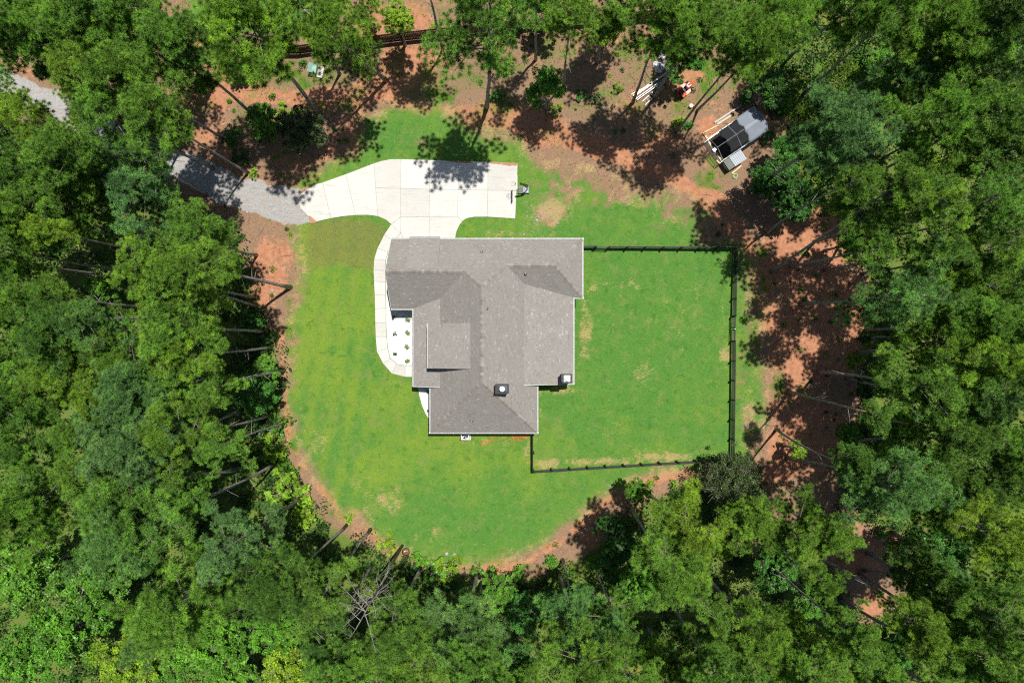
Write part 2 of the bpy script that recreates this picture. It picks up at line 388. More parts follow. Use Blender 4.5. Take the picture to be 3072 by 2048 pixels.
    w['fleck'] = np.clip((fl - .60 + dry * .26) * 5.5, 0, 1)
    dry = np.maximum(dry, .34 * vnoise(X, Y, 110, 63))
    dry = dry * (1 - np.clip(.5 - sdist(X, Y, CLEARING) / 60, 0, 1))
    w['dry'] = np.clip(dry, 0, 1)
    w['sod'] = np.clip(.5 + (sdist(X, Y, SOD) + jit * .5) / 30, 0, 1)
    w['hue'] = np.clip(.45 + blobs(X, Y, [(950, 1000, 110, 260, .42), (1040, 900, 120, 200, .28), (1180, 1200, 80, 130, .35), (1330, 1330, 160, 90, .3), (1150, 1420, 140, 90, .25), (930, 700, 40, 160, .5), (1450, 1400, 250, 120, .2)])
                       - blobs(X, Y, [(1900, 1000, 330, 330, .32), (1400, 1540, 260, 110, .30), (1250, 400, 160, 60, .2), (1120, 1080, 50, 70, .1)]) + (vnoise(X, Y, 90, 6) - .5) * .3 + (vnoise(X, Y, 30, 16) - .5) * .3 + (vnoise(X, Y, 13, 17) - .5) * .25 + .16 * np.sin((X * .98 + Y * .18 + 14 * vnoise(X, Y, 200, 71)) / 9.0) * np.clip((1130 - X) / 60, 0, 1), 0, 1)
    w['gravel'] = np.clip(.5 + (road_w(X, Y) + jit * .5) / 26, 0, 1)
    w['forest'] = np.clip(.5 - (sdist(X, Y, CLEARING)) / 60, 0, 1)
    return w

def axis(lo, hi, step, far): return np.concatenate([-np.array(far)[::-1] + 0.0, np.arange(lo, hi + step / 2, step), np.array(far)])
gx = axis(-58, 58, .28, [64, 80, 120, 250, 700]); gy = axis(-42, 42, .28, [48, 70, 120, 250, 700])
GX, GY = np.meshgrid(gx, gy)
FX = GX * K + 1536; FY = 1024 - GY * K
FXc = np.clip(FX, -600, 3700); FYc = np.clip(FY, -500, 2600)
F = fields(FXc, FYc)
inner = (np.abs(GX) < 56) & (np.abs(GY) < 40)
Z = np.where(inner, (vnoise(FXc, FYc, 90, 8) - .5) * .06 * (1 - F['lawn'] * .7) - .03, -.03)
Z = np.where(F['gravel'] > .4, -.02, Z)
nx, ny = len(gx), len(gy)
idx = np.arange(nx * ny).reshape(ny, nx)
quads = np.stack([idx[:-1, :-1], idx[:-1, 1:], idx[1:, 1:], idx[1:, :-1]], -1).reshape(-1, 4)
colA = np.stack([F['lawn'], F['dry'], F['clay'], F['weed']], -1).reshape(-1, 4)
colB = np.stack([F['hue'], F['sod'], F['gravel'], F['fleck']], -1).reshape(-1, 4)

def ground_material():
    m, nt, b = new_mat('ground_cover')
    tc = N(nt, 'ShaderNodeTexCoord'); co = tc.outputs['Object']
    A = N(nt, 'ShaderNodeAttribute', attribute_name='wA'); B = N(nt, 'ShaderNodeAttribute', attribute_name='wB')
    sa = N(nt, 'ShaderNodeSeparateColor'); nt.links.new(A.outputs['Color'], sa.inputs[0])
    sb = N(nt, 'ShaderNodeSeparateColor'); nt.links.new(B.outputs['Color'], sb.inputs[0])
    lawn, dry, clay = sa.outputs; weed = A.outputs['Alpha']
    hue, sod, grav = sb.outputs
    nf = noise(nt, 9, 5, .7, co); nm = noise(nt, 2.2, 5, .62, co); nl = noise(nt, .45, 4, .6, co); nff = noise(nt, 26, 3, .7, co)
    mp = N(nt, 'ShaderNodeMapping'); mp.inputs['Rotation'].default_value = (0, 0, .6); mp.inputs['Scale'].default_value = (1, 2.6, 1); nt.links.new(co, mp.inputs[0])
    ns = noise(nt, 3.4, 5, .72, mp.outputs[0], .6)
    def edge(wt, n, amp, lo=.42, hi=.58):
        v = mth(nt, 'ADD', wt, mth(nt, 'MULTIPLY', mth(nt, 'SUBTRACT', n, .5), amp)); return smooth(nt, v, lo, hi)
    # pine straw and leaf litter
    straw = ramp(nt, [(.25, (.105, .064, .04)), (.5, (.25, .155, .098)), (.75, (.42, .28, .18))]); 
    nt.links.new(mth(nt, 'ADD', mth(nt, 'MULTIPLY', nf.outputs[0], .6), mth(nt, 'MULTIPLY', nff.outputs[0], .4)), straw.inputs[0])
    clr = ramp(nt, [(.25, (.27, .108, .055)), (.5, (.40, .183, .102)), (.78, (.54, .315, .20))]); 
    nt.links.new(mth(nt, 'ADD', mth(nt, 'MULTIPLY', nm.outputs[0], .6), mth(nt, 'MULTIPLY', nf.outputs[0], .4)), clr.inputs[0])
    c = mixc(nt, edge(clay, nm.outputs[0], .9, .38, .66), straw.outputs[0], clr.outputs[0])
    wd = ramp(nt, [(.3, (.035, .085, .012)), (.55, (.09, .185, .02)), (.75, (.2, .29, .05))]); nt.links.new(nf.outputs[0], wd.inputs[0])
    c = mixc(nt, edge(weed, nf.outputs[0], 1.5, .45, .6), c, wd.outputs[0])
    # turf: hue drifts from blue green to yellow green, blades give fine contrast
    fine = mth(nt, 'ADD', mth(nt, 'MULTIPLY', nf.outputs[0], .45), mth(nt, 'MULTIPLY', nff.outputs[0], .55))
    g1 = ramp(nt, [(.28, (.032, .10, .016)), (.5, (.072, .195, .031)), (.75, (.135, .305, .060))]); nt.links.new(fine, g1.inputs[0])
    g2 = ramp(nt, [(.28, (.068, .125, .013)), (.5, (.15, .245, .027)), (.75, (.255, .365, .06))]); nt.links.new(fine, g2.inputs[0])
    hv = mth(nt, 'ADD', hue, mth(nt, 'MULTIPLY', mth(nt, 'SUBTRACT', nm.outputs[0], .5), .7))
    turf = mixc(nt, smooth(nt, hv, .15, .95), g1.outputs[0], g2.outputs[0])
    turf = mixc(nt, mth(nt, 'MULTIPLY', smooth(nt, nl.outputs[0], .5, .75), .3), turf, (.045, .15, .025))
    ndl = noise(nt, .8, 5, .7, co, .8)
    turf = mixc(nt, mth(nt, 'MULTIPLY', smooth(nt, ndl.outputs[0], .5, .68), .42), turf, (.20, .215, .07))      # thin, dull turf
    turf = mixc(nt, mth(nt, 'MULTIPLY', smooth(nt, mth(nt, 'ADD', mth(nt, 'MULTIPLY', ns.outputs[0], .5), mth(nt, 'MULTIPLY', nff.outputs[0], .5)), .53, .66), .55), turf, (.33, .27, .12))      # dead blades
    ndk = noise(nt, 1.3, 5, .65, co, .5)
    turf = mixc(nt, mth(nt, 'MULTIPLY', smooth(nt, ndk.outputs[0], .52, .7), .55), turf, (.032, .125, .018))      # thick dark clumps

    tan = ramp(nt, [(.3, (.22, .16, .065)), (.55, (.42, .31, .14)), (.8, (.6, .46, .25))]); nt.links.new(fine, tan.inputs[0])
    br = ramp(nt, [(.3, (.085, .082, .022)), (.55, (.205, .18, .058)), (.8, (.40, .32, .14))]); nt.links.new(fine, br.inputs[0])
    sodm = mth(nt, 'MULTIPLY', sod, mth(nt, 'ADD', mth(nt, 'MULTIPLY', smooth(nt, ns.outputs[0], .35, .65), .6), .3))
    turf = mixc(nt, sodm, turf, br.outputs[0])
    c = mixc(nt, edge(lawn, mth(nt, 'ADD', mth(nt, 'MULTIPLY', ns.outputs[0], .6), mth(nt, 'MULTIPLY', nf.outputs[0], .4)), 2.0, .36, .64), c, turf)
    dv = mth(nt, 'ADD', mth(nt, 'ADD', mth(nt, 'MULTIPLY', dry, .58), mth(nt, 'MULTIPLY', B.outputs['Alpha'], .26)), mth(nt, 'ADD', mth(nt, 'MULTIPLY', mth(nt, 'SUBTRACT', ns.outputs[0], .5), 1.2), mth(nt, 'MULTIPLY', mth(nt, 'SUBTRACT', nf.outputs[0], .5), .7)))
    c = mixc(nt, mth(nt, 'MULTIPLY', smooth(nt, dv, .34, .72), .78), c, tan.outputs[0])
    # crushed stone road with wheel tracks
    gr = ramp(nt, [(.3, (.15, .145, .138)), (.5, (.315, .31, .298)), (.7, (.58, .575, .56))]); 
    gv = N(nt, 'ShaderNodeTexVoronoi'); gv.inputs['Scale'].default_value = 9; nt.links.new(co, gv.inputs['Vector'])
    mp2 = N(nt, 'ShaderNodeMapping'); mp2.inputs['Rotation'].default_value = (0, 0, -.42); mp2.inputs['Scale'].default_value = (.5, 4, 1); nt.links.new(co, mp2.inputs[0])
    nt2 = noise(nt, 1.6, 5, .6, mp2.outputs[0], .3)
    nt.links.new(mth(nt, 'ADD', mth(nt, 'MULTIPLY', nff.outputs[0], .8), mth(nt, 'MULTIPLY', nt2.outputs[0], .2)), gr.inputs[0])
    grc = mixc(nt, mth(nt, 'MULTIPLY', smooth(nt, nm.outputs[0], .5, .72), .55), gr.outputs[0], clr.outputs[0])
    c = mixc(nt, edge(grav, nm.outputs[0], .8, .4, .6), c, grc)
    nt.links.new(c, b.inputs['Base Color']); b.inputs['Roughness'].default_value = .95; b.inputs['Specular IOR Level'].default_value = .08
    bump(nt, b, fine, .8, .09)
    return m
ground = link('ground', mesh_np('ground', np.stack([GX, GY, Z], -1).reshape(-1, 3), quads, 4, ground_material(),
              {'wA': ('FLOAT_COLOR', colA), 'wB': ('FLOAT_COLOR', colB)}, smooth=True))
tag(ground, 'lawn, red clay, pine straw and gravel track around the house', None, kind='structure')

# ------------------------------------------------------------------ concrete driveway and walkway, slab by slab
def concrete_material():
    m, nt, b = new_mat('poured_concrete')
    tc = N(nt, 'ShaderNodeTexCoord'); co = tc.outputs['Object']; oi = N(nt, 'ShaderNodeObjectInfo')
    n1 = noise(nt, .5, 5, .6, co); n2 = noise(nt, 5, 6, .65, co); n3 = noise(nt, 60, 2, .5, co)
    mp = N(nt, 'ShaderNodeMapping'); mp.inputs['Scale'].default_value = (.6, 5, 1); mp.inputs['Rotation'].default_value = (0, 0, .12); nt.links.new(co, mp.inputs[0])
    n4 = noise(nt, 1.1, 4, .6, mp.outputs[0], .5)
    r = ramp(nt, [(.3, (.495, .478, .440)), (.7, (.585, .567, .525))]); nt.links.new(mth(nt, 'ADD', mth(nt, 'MULTIPLY', n1.outputs[0], .5), mth(nt, 'MULTIPLY', n2.outputs[0], .5)), r.inputs[0])
    hv = N(nt, 'ShaderNodeHueSaturation'); nt.links.new(r.outputs[0], hv.inputs['Color'])
    nt.links.new(mth(nt, 'ADD', mth(nt, 'MULTIPLY', oi.outputs['Random'], .19), .885), hv.inputs['Value'])
    c = mixc(nt, mth(nt, 'MULTIPLY', smooth(nt, n4.outputs[0], .52, .74), .5), hv.outputs[0], (.33, .32, .30))     # tyre scuffs
    c = mixc(nt, mth(nt, 'MULTIPLY', smooth(nt, n2.outputs[0], .66, .8), .3), c, (.46, .38, .28))
    nt.links.new(c, b.inputs['Base Color']); b.inputs['Roughness'].default_value = .85; b.inputs['Specular IOR Level'].default_value = .2
    bump(nt, b, n3.outputs[0], .15, .01); return m
M['concrete'] = concrete_material()

def ragged(pts, amp=.05, step=.35, seed=0):
    return pts
DRIVE = [
 [(914, 564), (903, 574), (896, 590), (897, 608), (902, 624), (913, 636), (922, 645), (928, 657), (933, 669), (962, 662), (993, 655), (968, 548), (940, 555)],
 [(968, 548), (993, 655), (1030, 649), (1067, 645.5), (1038, 523)],
 [(1038, 523), (1067, 645.5), (1105, 645), (1134, 649), (1127, 564), (1122, 490.5), (1080, 507)],
 [(1122, 490.5), (1127, 564), (1202.6, 565.6), (1203.5, 478), (1172, 478), (1147, 483)],
 [(1127, 564), (1134, 649), (1159, 660), (1173.7, 673), (1202.6, 651.3), (1202.6, 565.6)],
 [(1203.5, 478), (1202.6, 565.6), (1288, 568), (1288.3, 480.5)],
 [(1202.6, 565.6), (1202.6, 651.3), (1287.8, 651.3), (1288, 568)],
 [(1288.3, 480.5), (1288, 568), (1374.6, 569.5), (1376, 484)],
 [(1288, 568), (1287.8, 651.3), (1373, 651.3), (1374.6, 569.5)],
 [(1376, 484), (1374.6, 569.5), (1463.3, 571), (1464, 486)],
 [(1374.6, 569.5), (1373, 651.3), (1388, 663), (1395, 658), (1404, 654), (1425, 650.7), (1461.8, 650.7), (1463.3, 571)],
 [(1464, 486), (1463.3, 571), (1549.5, 573), (1553.2, 490.5)],
 [(1463.3, 571), (1461.8, 650.7), (1545.8, 656), (1549.5, 573)],
 [(1202.6, 651.3), (1173.7, 673), (1202, 700)],
 [(1202.6, 651.3), (1202, 700), (1209, 714), (1209, 736), (1287.8, 736), (1287.8, 651.3)],
 [(1287.8, 651.3), (1287.8, 736), (1365, 736), (1366, 712), (1370, 693), (1380.6, 672), (1388, 663), (1373, 651.3)],
]
OUT = [(1173.7, 673), (1152.6, 705), (1132.8, 745), (1123, 777), (1121, 810.5), (1122.3, 844), (1124.4, 884), (1125.3, 926), (1126, 968), (1127.4, 1010), (1131, 1054),
       (1149.7, 1090), (1175.8, 1119.8), (1215.7, 1130), (1246, 1130)]
INN = [(1202, 700), (1180, 722), (1164, 756), (1157, 781), (1154.7, 811), (1156.8, 846), (1156.8, 884), (1158, 924), (1158, 968), (1159.8, 1010), (1163, 1044),
       (1171, 1075), (1191, 1092.5), (1215.7, 1096.7), (1246, 1096.7)]
def slab_object(parent, poly, z1=.055):
    q = inset([P(*p).xy for p in poly], .010)
    return MB().prism(q, -.10, z1).build('concrete_slab', M['concrete'], parent)
drive = empty('driveway'); tag(drive, 'wide pale concrete driveway of sawn slabs beside the garage', None, kind='structure')
for q in DRIVE: slab_object(drive, q)
walk = empty('walkway'); tag(walk, 'curved pale concrete footpath of slabs round the front gravel bed', None, kind='structure')
for i in range(len(OUT) - 1): slab_object(walk, [OUT[i], INN[i], INN[i + 1], OUT[i + 1]])
slab_object(walk, [(1202, 700.5), (1180.5, 722), (1180, 736), (1209, 736), (1209, 714)], .05)

# white gravel beds: a bed of chips with loose chips lying on it
def gravel_bed(name, poly, seed, n):
    q = ccw([P(*p).xy for p in poly])
    o = MB().prism(q, -.1, .03).build(name, M['chips'])
    return o
mchip = surf('white_chips', (.62, .62, .61), .8, .25, 18, bmp=.8); M['chips'] = mchip
BED1 = [(1181, 723), (1172, 745), (1165, 757), (1158, 781), (1155.7, 811), (1157.8, 846), (1157.8, 884), (1159, 924), (1159, 968), (1160.8, 1010), (1164, 1044), (1172, 1074.5), (1191.5, 1091.5), (1216, 1095.7), (1262, 1095.7), (1262, 930), (1200, 928), (1200, 723)]
BED2 = [(1254, 1158), (1258, 1185), (1266, 1215), (1276, 1238), (1291, 1264), (1300, 1264), (1300, 1158)]
for nm, bp, lab in (('gravel_bed', BED1, 'white chip gravel bed between curved walk and porch wall'), ('gravel_bed', BED2, 'narrow wedge of white chips beside the lower front wall')):
    o = gravel_bed(nm, bp, 3, 0); tag(o, lab, 'gravel bed', kind='stuff')
# loose chips as real stones
def chips(poly, n, seed):
    g = np.random.default_rng(seed); pts = np.array([P(*p)[:2] for p in poly]); lo, hi = pts.min(0), pts.max(0)
    xy = g.uniform(lo, hi, (n * 3, 2)); s = sdist(xy[:, 0], xy[:, 1], [tuple(p) for p in pts]); xy = xy[s > .03][:n]
    n = len(xy); base = np.array([(1, 0, 0), (0, 1, 0), (-1, 0, 0), (0, -1, 0), (0, 0, 1)], float)
    r = g.uniform(.02, .045, (n, 1, 1)); a = g.uniform(0, 6.28, n); ca, sa = np.cos(a)[:, None], np.sin(a)[:, None]
    b = base[None] * r * g.uniform(.6, 1.3, (n, 5, 1)); x = b[..., 0] * ca - b[..., 1] * sa; y = b[..., 0] * sa + b[..., 1] * ca
    v = np.stack([x + xy[:, :1], y + xy[:, 1:], b[..., 2] + .031], -1).reshape(-1, 3)
    t = np.array([(0, 1, 4), (1, 2, 4), (2, 3, 4), (3, 0, 4)]); f = (t[None] + 5 * np.arange(n)[:, None, None]).reshape(-1, 3)
    return v, f
v1, f1 = chips(BED1, 3500, 1); v2, f2 = chips(BED2, 700, 2)
tag(link('loose_gravel', mesh_np('loose_gravel', np.vstack([v1, v2]), np.vstack([f1, f2 + len(v1)]), 3, mchip)), 'loose white stone chips on the gravel beds', None, kind='stuff')

# soil washed over the slab edges
def soil_wash(poly, label):
    g = random.Random(len(label)); q = []
    for a, b in zip(poly, poly[1:] + poly[:1]):
        n = max(2, int(math.hypot(b[0] - a[0], b[1] - a[1]) / 5))
        for i in range(n):
            t = i / n; q.append((a[0] + (b[0] - a[0]) * t + g.uniform(-1.6, 1.6), a[1] + (b[1] - a[1]) * t + g.uniform(-1.6, 1.6)))
    c = [sum(p[0] for p in q) / len(q), sum(p[1] for p in q) / len(q)]; vs = [P(*p, .058) for p in q] + [P(*c, .075)]; n = len(q)
    tag(link('soil_wash', mesh_py('soil_wash', vs, [((i + 1) % n, i, n) for i in range(n)], M['wash'])), label, None, kind='stuff')
M['wash'] = surf('washed_clay', (.36, .20, .12), .95, .35, 5, bmp=.3)
soil_wash([(1462, 485), (1554, 490), (1553, 497), (1530, 499), (1500, 494), (1480, 493)], 'brown soil washed over the far driveway corner')
soil_wash([(1330, 482), (1420, 485), (1416, 489), (1370, 488)], 'thin soil line on the driveway top edge')
soil_wash([(921, 646), (934, 670), (950, 667), (944, 658), (930, 648)], 'clay spilled over the driveway start by the gravel')
soil_wash([(912, 563), (940, 554), (936, 561), (918, 568), (903, 582), (899, 580)], 'orange clay rim on the driveway start')
# ------------------------------------------------------------------ house
EAVE = 3.0
house = empty('house', (-2, 1, 0))
tag(house, 'single storey house with grey shingle hip and gable roof', 'house')
HO = Vector((-2, 1, 0))                                     # children are placed relative to the house origin
def hb(mb, name, m, parent=None, **kw):
    """build a mesh given in site coordinates as a part of the house"""
    p = parent or house
    mb.v = [(v[0] - HO.x, v[1] - HO.y, v[2]) for v in mb.v]
    return mb.build(name, m, p, **kw)
Nh = lambda x, y: 3 + .95 * (9.45 - y)
Gs = lambda x, y: 6.14 - 1.003 * (6.145 - y)
WL = lambda x, y: 7.54 + .92 * (x + 2.6)
WR = lambda x, y: 7.54 - .92 * (x + 2.6)
SL = lambda x, y: 3 + .355 * (x + 9.11)
SR = lambda x, y: 3 + .245 * (5.68 - x)
Sh = lambda x, y: 7.54 + .92 * (y + 3.46)
Ws = lambda x, y: 5.58 - .96 * (6.734 - y)
We = lambda x, y: 3 + .945 * (6.5 - x)
DM = lambda x, y: 6.6 + .333 * (x + 3.61)                   # shed dormer on the front slope
GB = lambda x, y: 3.5 + .767 * (9.5 - y)                    # raised strip over the garage door
PLANES = [  # (height function, convex outline, downslope direction)
 (Nh, [(-11.14, 9.45), (-11.14, 6.145), (-4.12, 6.145), (-4.12, 9.45)], (0, 1)),
 (Nh, [(-4.12, 9.45), (-4.12, 6.145), (-2.6, 4.671), (-.47, 6.734), (-.47, 9.45)], (0, 1)),
 (Nh, [(-.47, 9.45), (-.47, 6.734), (3.77, 6.734), (6.5, 9.45)], (0, 1)),
 (Gs, [(-11.14, 6.145), (-11.14, 3.01), (-9.11, 3.01), (-6.545, 3.923), (-4.12, 6.145)], (0, -1)),
 (WL, [(-2.6, 4.671), (-4.12, 6.145), (-6.545, 3.923), (-6.545, -4.15), (-3.29, -4.15), (-2.6, -3.46)], (-1, 0)),
 (WL, [(-7.535, -4.15), (-7.535, -8.395), (-3.29, -4.15)], (-1, 0)),
 (SL, [(-6.545, 3.923), (-9.11, 3.01), (-9.11, -4.15), (-6.545, -4.15)], (-1, 0)),
 (WR, [(-2.6, 4.671), (-2.6, -3.46), (-2.12, -3.94), (1.12, -3.94), (1.12, 5.21), (-.47, 6.734)], (1, 0)),
 (WR, [(-2.12, -3.94), (2.335, -8.395), (2.335, -3.94)], (1, 0)),
 (SR, [(1.12, 5.21), (1.12, -3.94), (5.68, -3.94), (5.68, 4.046)], (1, 0)),
 (Ws, [(-.47, 6.734), (1.12, 5.21), (5.68, 4.046), (6.5, 4.046), (3.77, 6.734)], (0, -1)),
 (We, [(3.77, 6.734), (6.5, 4.046), (6.5, 9.45)], (1, 0)),
 (Sh, [(-2.6, -3.46), (-7.535, -8.395), (2.335, -8.395)], (0, -1)),
 (DM, [(-3.55, 1.6), (-7.51, 1.6), (-7.51, -2.39), (-3.55, -2.39)], (-1, 0)),
 (GB, [(-9.4, 9.5), (-9.4, 6.45), (-6.55, 6.45), (-6.55, 9.5)], (0, 1)),
]
deck = MB()
for h, poly, d in PLANES:
    p = ccw(poly); n = len(p); t = .10
    vs = [(x, y, h(x, y) - .015 - t) for x, y in p] + [(x, y, h(x, y) - .015) for x, y in p]
    deck.add(vs, [tuple(range(n))[::-1], tuple(range(n, 2 * n))] + [(i, (i + 1) % n, n + (i + 1) % n, n + i) for i in range(n)])
def shingle_material(name, attr):
    m, nt, b = new_mat(name)
    tc = N(nt, 'ShaderNodeTexCoord'); n2 = noise(nt, 22, 3, .7, tc.outputs['Object']); n1 = noise(nt, .5, 4, .6, tc.outputs['Object'])
    if attr:
        a = N(nt, 'ShaderNodeAttribute', attribute_name='v'); v = a.outputs['Fac']
    else:
        a = N(nt, 'ShaderNodeObjectInfo'); v = a.outputs['Random']
    st = [(0, (.195, .18, .164)), (.3, (.236, .22, .203)), (.7, (.262, .246, .228)), (1, (.335, .317, .296))] if attr else \
         [(0, (.222, .192, .168)), (.4, (.258, .232, .21)), (.75, (.285, .255, .23)), (1, (.345, .32, .295))]
    r = ramp(nt, st); nt.links.new(v, r.inputs[0])
    k = mth(nt, 'ADD', .72, mth(nt, 'ADD', mth(nt, 'MULTIPLY', n2.outputs[0], .36), mth(nt, 'MULTIPLY', n1.outputs[0], .2)))
    hv = N(nt, 'ShaderNodeHueSaturation'); nt.links.new(r.outputs[0], hv.inputs['Color']); nt.links.new(k, hv.inputs['Value'])
    nt.links.new(hv.outputs[0], b.inputs['Base Color']); b.inputs['Roughness'].default_value = .9; b.inputs['Specular IOR Level'].default_value = .12
    bump(nt, b, n2.outputs[0], .4, .01); return m
M['shingle'] = shingle_material('asphalt_shingle', True); M['ridge'] = shingle_material('ridge_shingle', False)
roof = hb(deck, 'roof', M['ridge'])

def clip(poly, cv):
    """clip polygon to a ccw convex polygon (2D)"""
    out = poly
    for i in range(len(cv)):
        ax, ay = cv[i]; bx, by = cv[(i + 1) % len(cv)]; src = out; out = []
        if not src: break
        f = lambda p: (bx - ax) * (p[1] - ay) - (by - ay) * (p[0] - ax)
        for j in range(len(src)):
            a, b = src[j - 1], src[j]; fa, fb = f(a), f(b)
            if (fa >= 0) != (fb >= 0):
                t = fa / (fa - fb); out.append((a[0] + (b[0] - a[0]) * t, a[1] + (b[1] - a[1]) * t))
            if fb >= 0: out.append(b)
    return out
sv, sf, sa_ = [], [], []
for h, poly, dd in PLANES:
    p = ccw(poly); d = Vector(dd); u = Vector((-d.y, d.x))
    g0 = h(0, 0); slope = abs((h(d.x, d.y) - g0)); run = .145 / math.sqrt(1 + slope * slope)     # plan depth of one course
    us = [u.dot(Vector(q)) for q in p]; ds = [d.dot(Vector(q)) for q in p]
    c = max(ds) + .02; k = 0
    inner = p
    while c > min(ds) - run:
        x = min(us) - rnd.random() * .3
        while x < max(us):
            w = rnd.choice((.13, .18, .24, .3)); q = [(x, c), (x, c - run * 1.08), (x + w - .006, c - run * 1.08), (x + w - .006, c)]
            pl = [tuple(u * a + d * b) for a, b in q]; x += w
            cl = clip(ccw(pl), p)
            if len(cl) < 3: continue
            n0 = len(sv); n = len(cl); val = min(1, max(0, rnd.gauss(.46, .15) + (.3 if rnd.random() < .06 else 0))); th = .004 + rnd.random() * .006
            for X, Y in cl:
                t = (c - d.dot(Vector((X, Y)))) / (run * 1.08); sv.append((X - HO.x, Y - HO.y, h(X, Y) + .018 * (1 - t) + th))
            for X, Y in cl: sv.append((X - HO.x, Y - HO.y, h(X, Y) - .012))
            sa_ += [val] * (2 * n)
            sf.append(tuple(range(n0, n0 + n))); sf += [(n0 + n + i, n0 + n + (i + 1) % n, n0 + (i + 1) % n, n0 + i) for i in range(n)]
        c -= run; k += 1
sm = mesh_py('shingles', sv, sf, M['shingle']); a = sm.attributes.new('v', 'FLOAT', 'POINT'); a.data.foreach_set('value', np.array(sa_, np.float32))
tag(link('shingles', sm, roof), None, None, kind='stuff')

# ridge and hip caps, one folded shingle each
def cap_mesh(name, drop):
    w, l, t = .17, .30, .014
    vs = [(0, -w, -drop * w), (0, 0, 0), (0, w, -drop * w), (l, -w, -drop * w - .012), (l, 0, -.012), (l, w, -drop * w - .012)]
    vs += [(x, y, z - t - .01) for x, y, z in vs]
    return mesh_py(name, vs, [(0, 3, 4, 1), (1, 4, 5, 2), (6, 7, 10, 9), (7, 8, 11, 10), (0, 1, 7, 6), (1, 2, 8, 7), (3, 9, 10, 4), (4, 10, 11, 5), (0, 6, 9, 3), (2, 5, 11, 8)], M['ridge'])
cap_a = cap_mesh('ridge_cap', .93); cap_b = cap_mesh('ridge_cap', .62)
def caps(a, b, me):
    a = Vector(a); b = Vector(b); d = b - a; n = int(d.length / .26); e = d.normalized()
    rz = math.atan2(e.y, e.x); ry = -math.asin(e.z)
    for i in range(n):
        p = a + e * (.26 * i + rnd.uniform(-.01, .01))
        link('ridge_cap', me, roof, p - HO + Vector((0, 0, .035)), (0, ry - .05, rz + rnd.uniform(-.03, .03)))
caps((-11.1, 6.145, 6.14), (-4.12, 6.145, 6.14), cap_a)
caps((-4.12, 6.145, 6.14), (-2.6, 4.671, 7.54), cap_b)
caps((-.47, 6.734, 5.58), (-2.6, 4.671, 7.54), cap_b)
caps((3.77, 6.734, 5.58), (-.47, 6.734, 5.58), cap_a)
caps((6.48, 9.43, 3.02), (3.77, 6.734, 5.58), cap_b); caps((6.48, 4.066, 3.02), (3.77, 6.734, 5.58), cap_b)
caps((-2.6, 4.671, 7.54), (-2.6, -3.46, 7.54), cap_a)
caps((-7.5, -8.36, 3.03), (-2.6, -3.46, 7.54), cap_b); caps((2.3, -8.36, 3.03), (-2.6, -3.46, 7.54), cap_b)

# gutters along the eaves (open white channels with hangers) and rake boards
def gutter(a, b, out):
    a = Vector(a); b = Vector(b); o = Vector((out[0], out[1], 0)); mb = MB(); z = Vector((0, 0, 1))
    mb.bar(a + o * .012 - z * .07, b + o * .012 - z * .07, .02, .14); mb.bar(a + o * .095 - z * .06, b + o * .095 - z * .06, .016, .12); pass
    n = max(1, int((b - a).length / 1.05))
    for i in range(n + 1):
        p = a.lerp(b, i / n); mb.bar(p + o * .01 - z * .012, p + o * .10 - z * .012, .035, .012)
    gt = hb(mb, 'gutter', M['white_trim'])
    hb(MB().bar(a + o * .053 - z * .125, b + o * .053 - z * .125, .07, .015), 'trough', M['grey_plastic'], gt)
gutter((-11.12, 9.45, 3), (-9.42, 9.45, 3), (0, 1)); gutter((-9.4, 9.5, 3.5), (-6.55, 9.5, 3.5), (0, 1)); gutter((-6.53, 9.45, 3), (6.62, 9.45, 3), (0, 1))
gutter((6.5, 9.43, 3), (6.5, 4.06, 3), (1, 0)); gutter((5.68, 4.0, 3), (5.68, -3.92, 3), (1, 0)); gutter((2.335, -4.06, 3), (2.335, -8.38, 3), (1, 0))
gutter((-7.65, -8.395, 3), (2.45, -8.395, 3), (0, -1)); gutter((-7.535, -4.18, 3), (-7.535, -8.36, 3), (-1, 0)); gutter((-9.11, 2.98, 3), (-9.11, -4.13, 3), (-1, 0)); gutter((-11.12, 3.01, 3), (-9.13, 3.01, 3), (0, -1))
gutter((5.8, 4.046, 3), (6.62, 4.046, 3), (0, -1))
def rake(a, b, w=.03, h=.2):
    mb = MB(); mb.bar(Vector(a) - Vector((0, 0, .09)), Vector(b) - Vector((0, 0, .09)), w, h); hb(mb, 'rake_board', M['white_trim'])
rake((-11.155, 9.45, 3), (-11.155, 6.16, 6.14)); rake((-11.155, 6.13, 6.14), (-11.155, 3.01, 3))
rake((-6.5, -4.165, SL(-6.5, 0)), (-9.12, -4.165, 3)); rake((1.1, -3.955, SR(1.1, 0)), (5.69, -3.955, 3))
rake((-7.525, 1.6, DM(-7.52, 0)), (-7.525, -2.39, DM(-7.52, 0)))

